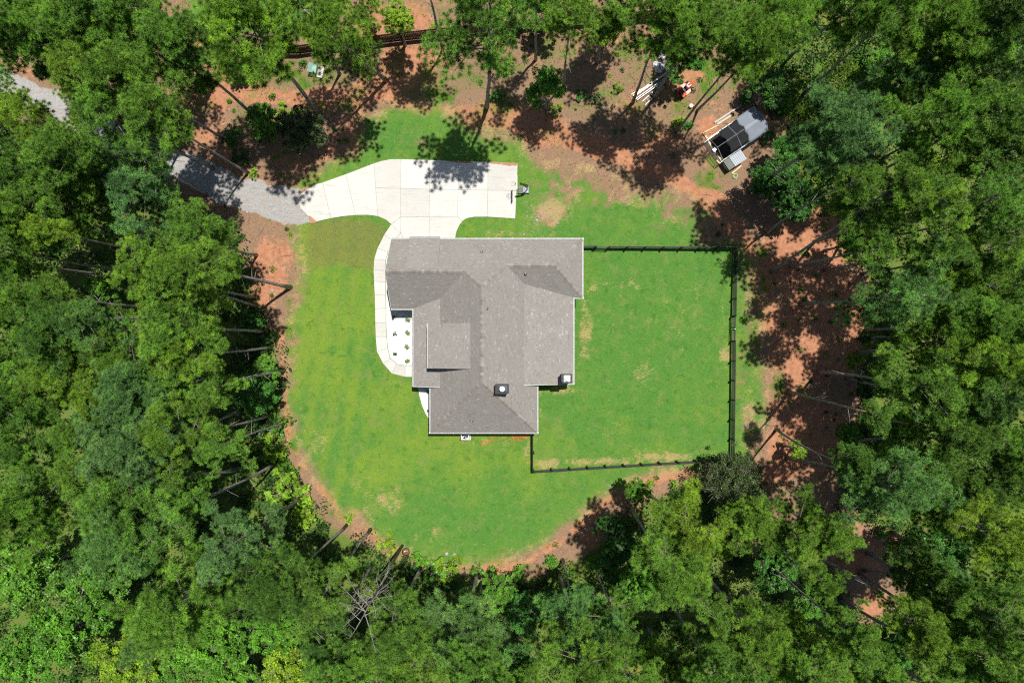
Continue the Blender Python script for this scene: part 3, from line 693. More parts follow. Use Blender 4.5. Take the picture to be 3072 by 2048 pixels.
# walls
wall = MB()
wall.prism([(-10.85, 3.35), (-10.85, 9.1), (6.15, 9.1), (6.15, 4.4), (5.35, 4.4), (5.35, -3.65), (2.0, -3.65), (2.0, -8.05), (-7.2, -8.05), (-7.2, -3.85), (-8.75, -3.85), (-8.75, 3.35)][::-1], -.1, 2.93)
for yy in (9.1,):
    wall.add([(-10.85, 9.1, 2.9), (-10.85, 3.35, 2.9), (-10.85, 6.145, 5.75), (-10.7, 9.1, 2.9), (-10.7, 3.35, 2.9), (-10.7, 6.145, 5.75)], [(0, 2, 1), (3, 4, 5), (0, 1, 4, 3), (1, 2, 5, 4), (2, 0, 3, 5)])
hb(wall, 'wall', M['wall'])
dw = MB(); dw.box(-5.55, -.395, 4.6, 3.5, 3.7, 2.2); 
dv = []
def dormer():
    mb = MB(); x0, x1, y0, y1 = -7.3, -3.9, -2.25, 1.46
    zt = lambda x: DM(x, 0) - .13
    vs = [(x0, y0, 3.3), (x1, y0, 5.6), (x1, y0, zt(x1)), (x0, y0, zt(x0)), (x0, y1, 3.3), (x1, y1, 5.6), (x1, y1, zt(x1)), (x0, y1, zt(x0))]
    mb.add(vs, [(0, 1, 2, 3), (7, 6, 5, 4), (0, 3, 7, 4), (1, 5, 6, 2), (3, 2, 6, 7), (0, 4, 5, 1)]); return mb
hb(dormer(), 'dormer_wall', M['wall'])
for yc in (-1.4, -.4, .6):
    f = hb(MB().box(-7.31, yc, 4.4, .06, .8, .8), 'window', M['white_trim'])
    hb(MB().box(-7.345, yc, 4.4, .02, .66, .66), 'pane', M['glass'], f)
gb = MB(); gb.prism([(-9.25, 6.9), (-6.7, 6.9), (-6.7, 9.35), (-9.25, 9.35)], 3.0, 3.4); hb(gb, 'garage_lintel', M['wall'])
gb2 = MB()
for x in (-9.28, -6.67): gb2.add([(x - .03, 9.35, 3.2), (x - .03, 7.2, 5.0), (x - .03, 9.35, 3.45), (x + .03, 9.35, 3.2), (x + .03, 7.2, 5.0), (x + .03, 9.35, 3.45)], [(0, 1, 2), (5, 4, 3), (0, 3, 4, 1), (1, 4, 5, 2), (2, 5, 3, 0)])
hb(gb2, 'cheek_board', M['wall'])
gd = hb(MB().box(-7.95, 9.12, 1.1, 4.8, .06, 2.2), 'garage_door', M['white_trim'])
for i in range(3): hb(MB().box(-7.95, 9.16, .55 * (i + 1), 4.7, .02, .03), 'panel_joint', M['black_paint'], gd)
fd = hb(MB().box(-8.77, -.4, 1.05, .06, 1.0, 2.1), 'front_door', M['black_paint']); hb(MB().tube([(-8.82, -.75, .9), (-8.82, -.75, 1.2)], .02), 'handle', M['steel'], fd)
for (x, y, sx, sy) in ((-8.77, 1.6, .06, 1.4), (-8.77, -2.4, .06, 1.4), (5.37, 1.5, .06, 1.8), (5.37, -1.5, .06, 1.8), (-5, -8.07, 1.4, .06), (0, -8.07, 1.4, .06), (0, 9.12, 1.4, .06), (3.6, 9.12, 1.4, .06)):
    f = hb(MB().box(x, y, 1.6, sx, sy, 1.4), 'window', M['white_trim'])
    hb(MB().box(x + (math.copysign(.03, x) if sx < .1 else 0), y + (math.copysign(.03, y) if sy < .1 else 0), 1.6, sx * .86 if sx > .1 else .03, sy * .86 if sy > .1 else .03, 1.22), 'pane', M['glass'], f)

# chimneys: sided chase, dark metal cap with raised rim, round flue
def chimney(cx, cy, sx, sy, z0, z1, big):
    ch = hb(MB().box(cx, cy, (z0 + z1) / 2, sx - .06, sy - .06, z1 - z0), 'chimney', M['wall'])
    rim = MB()
    for X, Y, a, b in ((cx - sx / 2 + .05, cy, .1, sy), (cx + sx / 2 - .05, cy, .1, sy), (cx, cy - sy / 2 + .05, sx - .2, .1), (cx, cy + sy / 2 - .05, sx - .2, .1)):
        rim.box(X, Y, z1 + .06, a, b, .26)
    hb(rim, 'chimney_cap', M['black_metal'], ch)
    hx, hy = sx / 2 - .1, sy / 2 - .1
    top = MB(); top.add([(cx - hx, cy - hy, z1 + .02), (cx + hx, cy - hy, z1 + .02), (cx + hx, cy + hy, z1 + .02), (cx - hx, cy + hy, z1 + .02), (cx - .12, cy - .08, z1 + .09), (cx + .12, cy - .08, z1 + .09), (cx + .12, cy + .08, z1 + .09), (cx - .12, cy + .08, z1 + .09)],
        [(0, 1, 5, 4), (1, 2, 6, 5), (2, 3, 7, 6), (3, 0, 4, 7), (4, 5, 6, 7)]); hb(top, 'cap_top', M['dark_metal_top'], ch)
    fl = MB().lathe([(.001, z1 + .05), (.13, z1 + .05), (.13, z1 + .22), (.235, z1 + .24), (.235, z1 + .34), (.20, z1 + .37), (.001, z1 + .39)], cx, cy, 24)
    hb(fl, 'flue', M['flue'], ch, smooth=False)
    if big:
        hb(MB().box(cx - .02, cy, z1 + .11, .56, .56, .03), 'flue_plate', M['flue'], ch)
c1 = P(1100 + 966 / 2.376, 680 + 1155 / 2.376, 7.7); chimney(c1.x, c1.y, 1.16, .84, 5.0, 7.6, False)
c2 = P(1100 + 1430 / 2.376, 680 + 1081 / 2.376, 5.2); chimney(c2.x, c2.y, .86, .82, 3.0, 5.1, True)
# plumbing vents
for zx, zy, h in ((820, 180, Nh), (1132, 337, Ws), (857, 583, WR), (553, 683, None), (750, 1385, Sh)):
    z = 4.0
    for _ in range(8):
        p = P(1100 + zx / 2.376, 680 + zy / 2.376, z); z = (h or (lambda x, y: WL(x, y)))(p.x, p.y)
    vp = hb(MB().lathe([(.055, z - .1), (.055, z + .36), (.04, z + .36), (.04, z + .2)], p.x, p.y, 12), 'vent_pipe', M['white_trim'])
    hb(MB().lathe([(.13, z - .1), (.13, z + .03), (.07, z + .16), (.06, z + .16)], p.x, p.y, 12), 'vent_boot', M['black_plastic'], vp)
# downspouts
for x, y in ((6.2, 9.15), (5.42, -3.6), (2.05, -8.0), (-7.25, -8.0)):
    hb(MB().bar((x, y, .05), (x, y, 2.95), .07, .09), 'downspout', M['white_trim'])
# ------------------------------------------------------------------ black four-rail yard fence
post_me = MB().prism([(-.06, -.06), (.06, -.06), (.06, .06), (-.06, .06)], -.1, 1.28).add([(-.07, -.07, 1.281), (.07, -.07, 1.281), (.07, .07, 1.281), (-.07, .07, 1.281), (0, 0, 1.33)], [(0, 1, 4), (1, 2, 4), (2, 3, 4), (3, 0, 4), (3, 2, 1, 0)]).mesh('post', M['black_paint'])
RAILZ = (.22, .53, .84, 1.14)
def rail_fence(a, b, n, label, skip=()):
    a = P(*a); b = P(*b); d = b - a; L = d.length; rz = math.atan2(d.y, d.x)
    f = empty('rail_fence', a, rz); tag(f, label, 'fence', 'black rail fence round the back yard')
    s = L / n
    rm = MB().box(s / 2, 0, 0, s - .01, .04, .15).mesh('rail', M['black_paint'])
    for i in range(n + 1):
        link('post', post_me, f, (s * i, 0, 0), (rnd.uniform(-.015, .015), rnd.uniform(-.015, .015), 0))
    for i in range(n):
        if i in skip: continue
        for z in RAILZ: link('rail', rm, f, (s * i, .082, z + rnd.uniform(-.012, .012)), (0, rnd.uniform(-.006, .006), 0))
    return f, s
def gate(a, b, label, leaves):
    a = P(*a); b = P(*b); d = b - a; L = d.length; rz = math.atan2(d.y, d.x)
    g = empty('yard_gate', a, rz); tag(g, label, 'gate', 'gates in the black yard fence')
    w = L / leaves
    for k in range(leaves):
        lf = MB(); x0, x1 = k * w + .07, (k + 1) * w - .02
        for x in (x0 + .05, x1 - .05): lf.box(x, 0, .7, .1, .05, 1.15)
        for z in (.2, 1.22): lf.box((x0 + x1) / 2, 0, z, x1 - x0 - .2, .05, .12)
        o = lf.build('gate_leaf', M['black_paint'], g)
        for z in (.53, .88): MB().box((x0 + x1) / 2, .03, z, x1 - x0 - .21, .03, .13).build('slat', M['black_paint'], o)
    MB().box(L / 2, .05, .95, .16, .03, .05).build('latch', M['steel'], g)
# base lines of the fence
FE0, FE1, FS1, FW1, FW0 = (2199, 748), (2189, 1372), (1600, 1408), (1600, 1408), (1600, 1300)
rail_fence((1823, 746), FE0, 7, 'black four-rail fence along the top of the yard, from side gate to corner')
gate((1783, 745), (1823, 746), 'narrow black gate near the house corner, top fence of the yard', 1)
rail_fence((1740, 745), (1783, 745), 1, 'short black fence piece joining the house corner to the side gate')
rail_fence(FE0, (2194.5, 948), 4, 'black four-rail fence beside the clay trail, between yard corner and double gate')
gate((2194.5, 948), (2193, 1024), 'double black gate facing the clay trail at the yard side', 2)
rail_fence((2193, 1024), FE1, 6, 'black four-rail fence beside the clay trail, from double gate to round olive tree')
rail_fence(FE1, FS1, 11, 'long black four-rail fence across the bottom of the yard, slightly slanting')
rail_fence(FW1, FW0, 2, 'short black fence run joining the bottom fence to the house wall')

# ------------------------------------------------------------------ brown privacy fence at the top
top_line = [(640, 128), (730, 138), (883, 138), (1006, 120), (1121, 107), (1353, 81), (1566, 60), (1716, 49), (1880, 36), (1990, 30)]
pts = [P(x, y, 1.83) for x, y in top_line]
pf = empty('privacy_fence', (pts[4].x, pts[4].y, 0)); tag(pf, 'tall brown board privacy fence dividing off the neighbouring plot', 'fence')
O_ = Vector((pts[4].x, pts[4].y, 0))
for a, b in zip(pts[:-1], pts[1:]):
    L = (b - a).length; n = max(1, round(L / 2.4)); d = (b - a).normalized(); nrm = Vector((d.y, -d.x, 0))
    for i in range(n):
        p = a + d * (L * i / n) - O_; p.z = 0; q = a + d * (L * (i + 1) / n) - O_; q.z = 0; s = L / n
        MB().box(p.x, p.y, .9, .1, .1, 1.95).build('post', M['fence_rail'], pf)
        for z in (.35, .95, 1.55):
            MB().bar(p + nrm * .075 + Vector((0, 0, z)), q + nrm * .075 + Vector((0, 0, z)), .045, .09).build('rail', M['fence_rail'], pf)
        mb = MB(); nb = int(s / .15)
        for k in range(nb):
            c = p + d * ((k + .5) * s / nb) ; hgt = 1.83 + rnd.uniform(-.015, .015)
            mb.box(c.x, c.y, hgt / 2 + .02, s / nb - .012, .02, hgt - .04, math.atan2(d.y, d.x) + rnd.uniform(-.02, .02))
        tag(mb.build('fence_boards', M['brown_timber'], pf), None, None, kind='stuff')

# ------------------------------------------------------------------ basketball hoop
def hoop():
    z = 2.65
    base = P(1571, 571.5); r = empty('basketball_hoop', base); tag(r, 'portable basketball hoop with dark base at the driveway edge', 'hoop')
    rim_c = P(1540, 555.5, z) - base; bb = P(1550, 555.5, z + .35) - base; pole_t = P(1581, 571, .3) - base
    b = MB(); b.box(0, 0, .13, 1.06, .64, .22); b.build('base', M['grey_plastic'], r, bevel=.06)
    MB().box(-.28, 0, .245, .42, .5, .03).build('base_panel', M['black_plastic'], r, bevel=.01)
    for y in (-.2, .2): MB().lathe([(.001, 0), (.05, 0), (.05, .05), (.001, .06)], 0, 0, 12).build('fill_cap', M['white_trim'], r, loc=(.33, y, .235))
    px = pole_t.x
    MB().tube([(px, 0, .2), (px, 0.0, 1.9), (px, .0, 2.2)], .045, 10).build('pole', M['black_metal'], r, smooth=True)
    top = Vector((bb.x + .3, 0.0, z + .25))
    arm = MB()
    for dy in (-.05, .05):
        arm.bar((px, dy, 2.15), (top.x, dy, z + .42), .035, .05); arm.bar((px, dy, 1.85), (top.x, dy, z + .12), .035, .05)
    arm.build('arm', M['black_metal'], r)
    MB().bar((px - .05, 0, 1.2), (px - .28, 0, 1.9), .05).build('height_lever', M['black_metal'], r)
    MB().box(bb.x, 0, z + .40, .03, 1.16, .76).build('backboard', M['grey_plastic'], r, bevel=.01)
    fr = MB()
    for y in (-.59, .59): fr.box(bb.x, y, z + .40, .045, .03, .8)
    for zz in (z + .0, z + .80): fr.box(bb.x, 0, zz, .045, 1.15, .03)
    fr.build('backboard_frame', M['steel'], r)
    MB().torus((rim_c.x, 0, z + .1), .225, .012, 28, 6).build('rim', M['cord_red'], r, smooth=True)
    MB().box(bb.x - .06, 0, z + .1, .1, .12, .05).build('rim_bracket', M['cord_red'], r)
    net = MB()
    for k in range(12):
        a0 = 2 * math.pi * k / 12; a1 = a0 + .26
        for s in (1, -1): net.tube([(rim_c.x + .22 * math.cos(a0), .22 * math.sin(a0), z + .09), (rim_c.x + .15 * math.cos(a0 + s * .26), .15 * math.sin(a0 + s * .26), z - .12), (rim_c.x + .11 * math.cos(a0), .11 * math.sin(a0), z - .32)], .004, 4)
    net.torus((rim_c.x, 0, z - .32), .11, .006, 16, 4); net.build('net', M['white_trim'], r)
    for y in (-.28, .28): MB().tube([(.47, y - .03, .09), (.47, y + .03, .09)], .08, 12).build('wheel', M['rubber'], r)
hoop()

# ------------------------------------------------------------------ green utility box on its pad
tb = empty('utility_box', P(943, 213), R(-12)); tag(tb, 'pale green metal utility box on a concrete pad, top clearing', 'utility box')
MB().box(.22, -.02, .05, 1.35, 1.1, .12).build('pad', M['pad'], tb, bevel=.02)
MB().prism([(-.38, -.42), (.38, -.42), (.38, .42), (-.38, .42)], .1, .72).build('body', M['green_box'], tb, bevel=.02)
lid = MB(); lid.add([(-.42, -.46, .70), (.42, -.46, .70), (.42, .46, .70), (-.42, .46, .70), (-.42, -.46, .78), (.03, -.46, .82), (.42, -.46, .77), (.42, .46, .77), (.03, .46, .82), (-.42, .46, .78)],
    [(3, 2, 1, 0), (4, 5, 8, 9), (5, 6, 7, 8), (0, 1, 6, 5, 4), (2, 3, 9, 8, 7), (1, 2, 7, 6), (3, 0, 4, 9)])
lid.build('lid', M['green_box'], tb); MB().box(-.1, -.44, .5, .12, .03, .08).build('latch', M['steel'], tb)

# ------------------------------------------------------------------ air conditioner and orange hose by the lower wall
ac = empty('air_conditioner', P(1397, 1303)); tag(ac, 'square grey outdoor air conditioner unit against the lower wall', 'air conditioner')
MB().box(0, 0, .04, 1.0, 1.0, .1).build('pad', M['pad'], ac)
MB().box(0, 0, .5, .82, .82, .82).build('cabinet', M['wall'], ac, bevel=.05)
MB().lathe([(.36, .905), (.36, .93), (.31, .93), (.31, .905)], n=28).build('fan_ring', M['white_trim'], ac)
MB().lathe([(.001, .914), (.31, .914)], n=28).build('fan_well', M['black_plastic'], ac)
fb = MB()
for k in range(4):
    a0 = k * math.pi / 2 + .5; fb.add([(.05 * math.cos(a0), .05 * math.sin(a0), .918), (.28 * math.cos(a0 - .3), .28 * math.sin(a0 - .3), .918), (.28 * math.cos(a0 + .3), .28 * math.sin(a0 + .3), .925), (.05 * math.cos(a0), .05 * math.sin(a0), .922)], [(0, 1, 2, 3)])
fb.build('fan_blades', M['steel'], ac)
gr = MB()
for rr in (.1, .17, .24, .3): gr.torus((0, 0, .935), rr, .006, 24, 4)
gr.build('grille', M['black_metal'], ac)
def px_curve(pts, ox, oy, s, z=.03):
    return [P(ox + x / s, oy + y / s, z) for x, y in pts]
def spline(pts, n=6):
    out = []
    for i in range(len(pts) - 1):
        p0, p1, p2, p3 = pts[max(i - 1, 0)], pts[i], pts[i + 1], pts[min(i + 2, len(pts) - 1)]
        for k in range(n):
            t = k / n; out.append(.5 * (2 * p1 + (p2 - p0) * t + (2 * p0 - 5 * p1 + 4 * p2 - p3) * t * t + (3 * p1 - p0 - 3 * p2 + p3) * t ** 3))
    return out + [pts[-1]]
hs = [(1040, 270), (960, 340), (880, 440), (780, 520), (690, 570), (620, 540), (610, 490), (680, 460), (800, 470), (900, 455), (1050, 445), (1200, 390), (1320, 390), (1450, 420), (1520, 360), (1480, 300),
      (1440, 340), (1470, 410), (1540, 440), (1620, 460), (1690, 420), (1710, 340), (1640, 250), (1560, 260), (1540, 340), (1580, 420), (1650, 400), (1670, 320), (1600, 240), (1500, 250), (1560, 330), (1640, 350), (1760, 350), (1790, 310), (1700, 290), (1760, 390), (1840, 350), (1860, 300), (1800, 240)]
hp = spline([p + Vector((0, 0, .012 * (i % 3))) for i, p in enumerate(px_curve(hs, 1370, 1270, 2352 / 270))], 5)
tag(MB().tube(hp, .022, 6).build('garden_hose', M['cord_red'], smooth=True), 'tangled orange red hose lying in grass below the lower wall', 'hose')

# ------------------------------------------------------------------ dog run with tarp and shade cloth
def kennel():
    A, Bq, Cq, Dq = P(2124, 414, 2), P(2260, 322, 2), P(2306, 384, 2), P(2176, 478, 2)
    o = (A + Bq + Cq + Dq) / 4; d = (Bq - A).normalized(); rz = math.atan2(d.y, d.x); L = ((Bq - A).length + (Cq - Dq).length) / 2; W = ((Dq - A).length + (Cq - Bq).length) / 2
    r = empty('animal_run', (o.x, o.y, 0), rz); tag(r, 'pitched steel animal run with grey tarp and black shade cloth', 'animal run')
    h, hr = 1.8, 2.35; x0, x1, y0, y1 = -L / 2, L / 2, -W / 2, W / 2
    fr = MB()
    for x in (x0, x0 + L / 3, x0 + 2 * L / 3, x1):
        for y in (y0, y1): fr.tube([(x, y, 0), (x, y, h)], .022, 6)
    fr.build('uprights', M['steel'], r)
    rf = MB()
    for x in (x0, x0 + L * .42, x1):
        for y in (y0, y1): rf.tube([(x, y, h), (x, 0, hr)], .024, 6)
    for y, z in ((y0, h), (y1, h), (0, hr)): rf.tube([(x0, y, z), (x1, y, z)], .024, 6)
    for y in (y0, y1): rf.tube([(x0, y, .08), (x1, y, .08)], .018, 6)
    rf.tube([(x0, y0, .9), (x0, y1, .9)], .018, 6)
    rf.build('roof_frame', M['steel'], r)
    def sheet(xa, xb, off, nx, ny, name, m, sag, over):
        vs, fs = [], []
        for i in range(nx + 1):
            for j in range(ny + 1):
                x = xa + (xb - xa) * i / nx; y = (y0 - over) + (W + 2 * over) * j / ny; z = hr - (hr - h) * min(1.25, abs(y) / (W / 2)) + off
                z -= sag * abs(math.sin(3.1 * j / ny * 2)) * math.sin(3.14 * i / nx) + .012 * math.sin(9 * x + 5 * y) + rnd.uniform(0, .012)
                vs.append((x + (.1 * math.sin(7 * y) if i in (0, nx) else 0), y, z))
        for i in range(nx):
            for j in range(ny):
                a = i * (ny + 1) + j; fs.append((a, a + ny + 1, a + ny + 2, a + 1))
        o = link(name, mesh_py(name, vs, fs, m, True), r); s = o.modifiers.new('thickness', 'SOLIDIFY'); s.thickness = .012; return o
    sheet(x1 - L * .40, x1 + .12, .04, 10, 12, 'tarp', M['tarp'], .03, .1)
    sheet(x0 + L * .2, x1 - L * .38, .02, 12, 12, 'shade_cloth', M['shade'], .04, -.08)
    # wire mesh walls
    w = MB()
    for y in (y0, y1):
        for i in range(int(L / .25)): w.bar((x0 + i * .25, y, .05), (x0 + i * .25, y, h), .006)
        for k in range(7): w.bar((x0, y, .25 * k + .1), (x1, y, .25 * k + .1), .006)
    for x in (x0,):
        for i in range(int(W / .25)): w.bar((x, y0 + i * .25, .05), (x, y0 + i * .25, h), .006)
    tag(w.build('wire_mesh', M['steel'], r), None, None, kind='stuff')
    MB().box(x0 + .55, .1, .16, .5, .3, .28).build('feed_trough', M['steel'], r, bevel=.03)
    MB().box(0, 0, -.005, L, W, .03).build('run_floor', M['soil'], r)
M['shade'] = surf('shade_cloth', (.012, .013, .015), .75, .25, 8, bmp=.1)
kennel()
def board(name, p, q, w, h, m, label, z=0.0, group='timber round the animal run'):
    a = P(*p, z + h / 2); b = P(*q, z + h / 2); d = b - a; mid = (a + b) / 2
    o = MB().box(0, 0, 0, d.length, w, h).build(name, m, loc=(mid.x, mid.y, z + h / 2 - .01), rot=(0, 0, math.atan2(d.y, d.x)), bevel=.008)
    return tag(o, label, 'timber', group)
zk = lambda x, y: (2090 + x / 5.6, 280 + y / 5.6)
board('timber_board', zk(110, 660), zk(190, 780), .16, .1, M['new_timber'], 'yellow timber at the outer corner of the animal run')
board('timber_board', zk(185, 780), zk(440, 1140), .11, .1, M['new_timber'], 'yellow green timber against the open end of the animal run', .0)
board('timber_board', zk(190, 815), zk(420, 1150), .1, .14, M['new_timber'], 'pale timber doubling the board at the run end', 0)
board('timber_board', zk(335, 1125), zk(405, 1195), .12, .1, M['new_timber'], 'short loose timber offcut near the coop front')
board('timber_board', zk(130, 655), zk(360, 540), .09, .09, M['new_timber'], 'thin pale timber leading from the run corner along its side')
board('timber_board', zk(300, 495), zk(770, 190), .16, .12, M['grey_timber'], 'long weathered timber lying behind the animal run')
board('timber_board', zk(345, 520), zk(600, 360), .2, .06, M['grey_timber'], 'weathered plank between run and long timber')
board('timber_board', zk(725, 965), zk(1000, 790), .22, .12, M['grey_timber'], 'whitish timber along the coop side of the run')
board('timber_board', zk(1000, 780), zk(1180, 660), .14, .1, M['grey_timber'], 'grey timber under the tarp edge of the run')
board('timber_board', zk(590, 1350), zk(750, 1215), .12, .1, M['new_timber'], 'timber board just below the coop')

# coop with ribbed grey panel roof
def coop():
    c = P(*zk(625, 1120), .9); r = empty('coop', (c.x, c.y, 0), R(34)); tag(r, 'small grey coop with ribbed panel roof beside the animal run', 'coop')
    for x in (-.75, .75):
        for y in (-.42, .42): MB().box(x, y, .45, .07, .07, .95).build('leg', M['grey_timber'], r)
    MB().box(0, 0, .62, 1.5, .9, .55).build('body', M['grey_plastic'], r)
    MB().add([(-.95, -.58, .98), (-.35, -.58, 1.08), (-.35, .58, 1.08), (-.95, .58, .98), (-.95, -.58, .94), (-.35, -.58, 1.04), (-.35, .58, 1.04), (-.95, .58, .94)], [(0, 1, 2, 3), (7, 6, 5, 4), (0, 4, 5, 1), (1, 5, 6, 2), (2, 6, 7, 3), (3, 7, 4, 0)]).build('lid', M['coop_green'], r)
    for i in range(7):
        x = -.32 + i * .19
        MB().add([(x, -.6, 1.1), (x + .185, -.6, 1.1), (x + .185, .6, 1.1), (x, .6, 1.1), (x + .03, -.6, 1.114), (x + .155, -.6, 1.114), (x + .155, .6, 1.114), (x + .03, .6, 1.114)], [(3, 2, 1, 0), (4, 5, 6, 7), (0, 1, 5, 4), (1, 2, 6, 5), (2, 3, 7, 6), (3, 0, 4, 7)]).build('roof_panel', M['panel'], r)
    MB().box(-.98, 0, .6, .05, .6, .4).build('door', M['coop_green'], r)
M['coop_green'] = surf('coop_lid', (.13, .145, .125), .6, .15, 3, bmp=.05)
coop()
tag(MB().torus((*P(*zk(640, 1395))[:2], .05), .24, .045, 28, 8).torus((*P(*zk(640, 1395))[:2], .12), .22, .04, 28, 8).torus((*P(*zk(645, 1390))[:2], .08), .15, .035, 24, 8).build('coiled_hose', M['hose_green'], smooth=True), 'pale green hose coiled on the clay by the coop', 'hose')

# ------------------------------------------------------------------ lawn tractor
def tractor():
    p = P(2052, 272); r = empty('lawn_tractor', p, R(42)); tag(r, 'orange riding lawn tractor with black seat parked in pine shade', 'lawn tractor')
    hd = MB(); vs = []
    for x, w, z in ((.15, .23, .78), (.55, .25, .80), (.8, .22, .76), (.92, .12, .70)):
        vs += [(x, -w, .38), (x, -w, z - .08), (x, -w * .7, z), (x, w * .7, z), (x, w, z - .08), (x, w, .38)]
    fs = [(i * 6 + k, i * 6 + k + 1, (i + 1) * 6 + k + 1, (i + 1) * 6 + k) for i in range(3) for k in range(5)] + [(0, 1, 2, 3, 4, 5)[::-1], (18, 19, 20, 21, 22, 23)]
    hd.add(vs, fs); hd.build('hood', M['orange_paint'], r, bevel=.02)
    MB().box(.48, 0, .805, .36, .2, .03).build('hood_vent', M['black_plastic'], r)
    MB().box(.05, 0, .42, 1.3, .34, .12).build('chassis', M['black_metal'], r)
    MB().box(.1, 0, .66, .16, .44, .3).build('dashboard', M['black_plastic'], r, bevel=.03)
    MB().torus((-.02, 0, .98), .17, .018, 20, 6).build('steering_wheel', M['black_plastic'], r, smooth=True)
    MB().tube([(.06, 0, .78), (-.02, 0, .97)], .02).build('steering_column', M['black_metal'], r)
    for s in (-1, 1):
        MB().add([(-.78, s * .2, .62), (-.25, s * .2, .62), (-.2, s * .5, .56), (-.75, s * .52, .58), (-.78, s * .2, .56), (-.25, s * .2, .56), (-.2, s * .5, .5), (-.75, s * .52, .5)],
            [(0, 1, 2, 3), (7, 6, 5, 4), (0, 4, 5, 1), (1, 5, 6, 2), (2, 6, 7, 3), (3, 7, 4, 0)]).build('fender', M['orange_paint'], r, bevel=.03)
        for x, rad, w, y in ((-.5, .25, .22, .42), (.62, .19, .15, .38)):
            wh = MB(); wh.tube([(x, s * (y - w / 2), rad), (x, s * (y + w / 2), rad)], rad, 18); o = wh.build('wheel', M['rubber'], r, bevel=.03)
            MB().tube([(x, s * (y + w / 2 + .005), rad), (x, s * (y + w / 2 + .015), rad)], rad * .5, 14).build('rim', M['steel'], o)
    MB().box(-.52, 0, .66, .42, .42, .12).build('seat', M['black_plastic'], r, bevel=.05)
    MB().box(-.74, 0, .85, .1, .42, .36).build('seat_back', M['black_plastic'], r, bevel=.04)
    MB().prism([(-.25, -.55), (.35, -.55), (.5, -.3), (.5, .3), (.35, .55), (-.25, .55), (-.4, .3), (-.4, -.3)], .1, .26).build('mower_deck', M['orange_paint'], r, bevel=.02)
    MB().tube([(-.85, -.25, .5), (-.95, 0, .5), (-.85, .25, .5)], .03).build('rear_bumper', M['orange_paint'], r)
tractor()

# ladders, planks and wrapped pile
zl = lambda x, y: (1880 + x / 7.467, 130 + y / 7.467)
def ladder(p, q, w, label, m, tilt=0):
    a = P(*p, .2); b = P(*q, .2); d = b - a; L = d.length; r = empty('ladder', (a.x, a.y, 0), math.atan2(d.y, d.x)); tag(r, label, 'ladder', 'ladders lying in the pine shade')
    z0 = .12
    for s in (0, 1): MB().box(L / 2, s * w, z0 + tilt * (1 - s), L, .05, .09).build('side_rail', m, r, bevel=.006)
    n = int(L / .31)
    for i in range(n): MB().tube([((i + .5) * L / n, .02, z0 + tilt), ((i + .5) * L / n, w - .02, z0)], .022, 8).build('rung', m, r)
ladder(zl(420, 1375), zl(870, 960), .42, 'single aluminium ladder with open rungs nearest the orange tractor', M['aluminium'])
ladder(zl(225, 1285), zl(905, 800), .2, 'folded aluminium ladder lying between the plank and the open ladder', M['aluminium'], .22)
board('plank', zl(150, 1190), zl(560, 900), .22, .12, M['aluminium'], 'whitish metal plank lying beside the ladders', .05, 'planks in the pine shade')
board('plank', zl(500, 930), zl(910, 660), .2, .12, M['grey_timber'], 'weathered plank reaching from the ladders to the wrapped pile', .05, 'planks in the pine shade')
board('plank', zl(100, 1145), zl(480, 960), .12, .06, M['new_timber'], 'orange brown plank under the pine trunk by the ladders', 0, 'planks in the pine shade')
def lump(name, px, r, hgt, seed, m, label, cat, nx=16):
    g = np.random.default_rng(seed); vs, fs = [], []
    for i in range(nx + 1):
        for j in range(20):
            a = 2 * math.pi * j / 20; t = i / nx; rr = r * math.sin(t * math.pi / 2) * (1 + .22 * math.sin(3 * a + seed) + .12 * math.sin(7 * a)); z = hgt * math.cos(t * math.pi / 2) ** .6
            k = 1 + .18 * g.standard_normal(); vs.append((rr * math.cos(a), rr * .8 * math.sin(a), max(-.03, z * k) if i < nx else -.03))
    for i in range(nx):
        for j in range(20): fs.append((i * 20 + j, (i + 1) * 20 + j, (i + 1) * 20 + (j + 1) % 20, i * 20 + (j + 1) % 20))
    o = link(name, mesh_py(name, vs, fs, m), None, P(*px), (0, 0, seed)); return tag(o, label, cat, 'plastic-wrapped heaps')
lump('wrapped_heap', zl(720, 540), .62, .55, 3, M['plastic_sheet'], 'larger heap wrapped in crumpled white plastic beyond the ladders', 'heap')
lump('wrapped_heap', zl(770, 320), .4, .4, 5, M['plastic_sheet'], 'middle white plastic heap under the leafy shrub', 'heap')
lump('wrapped_heap', zl(800, 215), .38, .45, 8, M['plastic_sheet'], 'topmost white plastic heap under the pine boughs', 'heap')
lump('wrapped_heap', zl(1045, 370), .2, .3, 9, M['plastic_sheet'], 'small white plastic scrap behind the leafy shrub', 'heap')
# fuel can and cup beside the trunk
fc = empty('fuel_can', P(*zl(1470, 1415))); tag(fc, 'small red fuel can on the clay beside a pine trunk', 'fuel can')
MB().box(0, 0, .15, .28, .2, .3).build('body', M['red_plastic'], fc, bevel=.03); MB().tube([(-.08, 0, .3), (-.12, 0, .4)], .03).build('spout', M['black_plastic'], fc); MB().bar((-.02, 0, .34), (.1, 0, .34), .03).build('handle', M['red_plastic'], fc)
bk = empty('white_tub', P(*zl(1430, 1425))); tag(bk, 'small white plastic tub next to the red fuel can', 'tub')
MB().lathe([(.001, .0), (.15, .0), (.18, .34), (.165, .34), (.14, .03), (.001, .03)], n=18).build('body', M['white_trim'], bk); MB().lathe([(.001, .33), (.17, .33)], n=18).build('lid', M['white_trim'], bk)
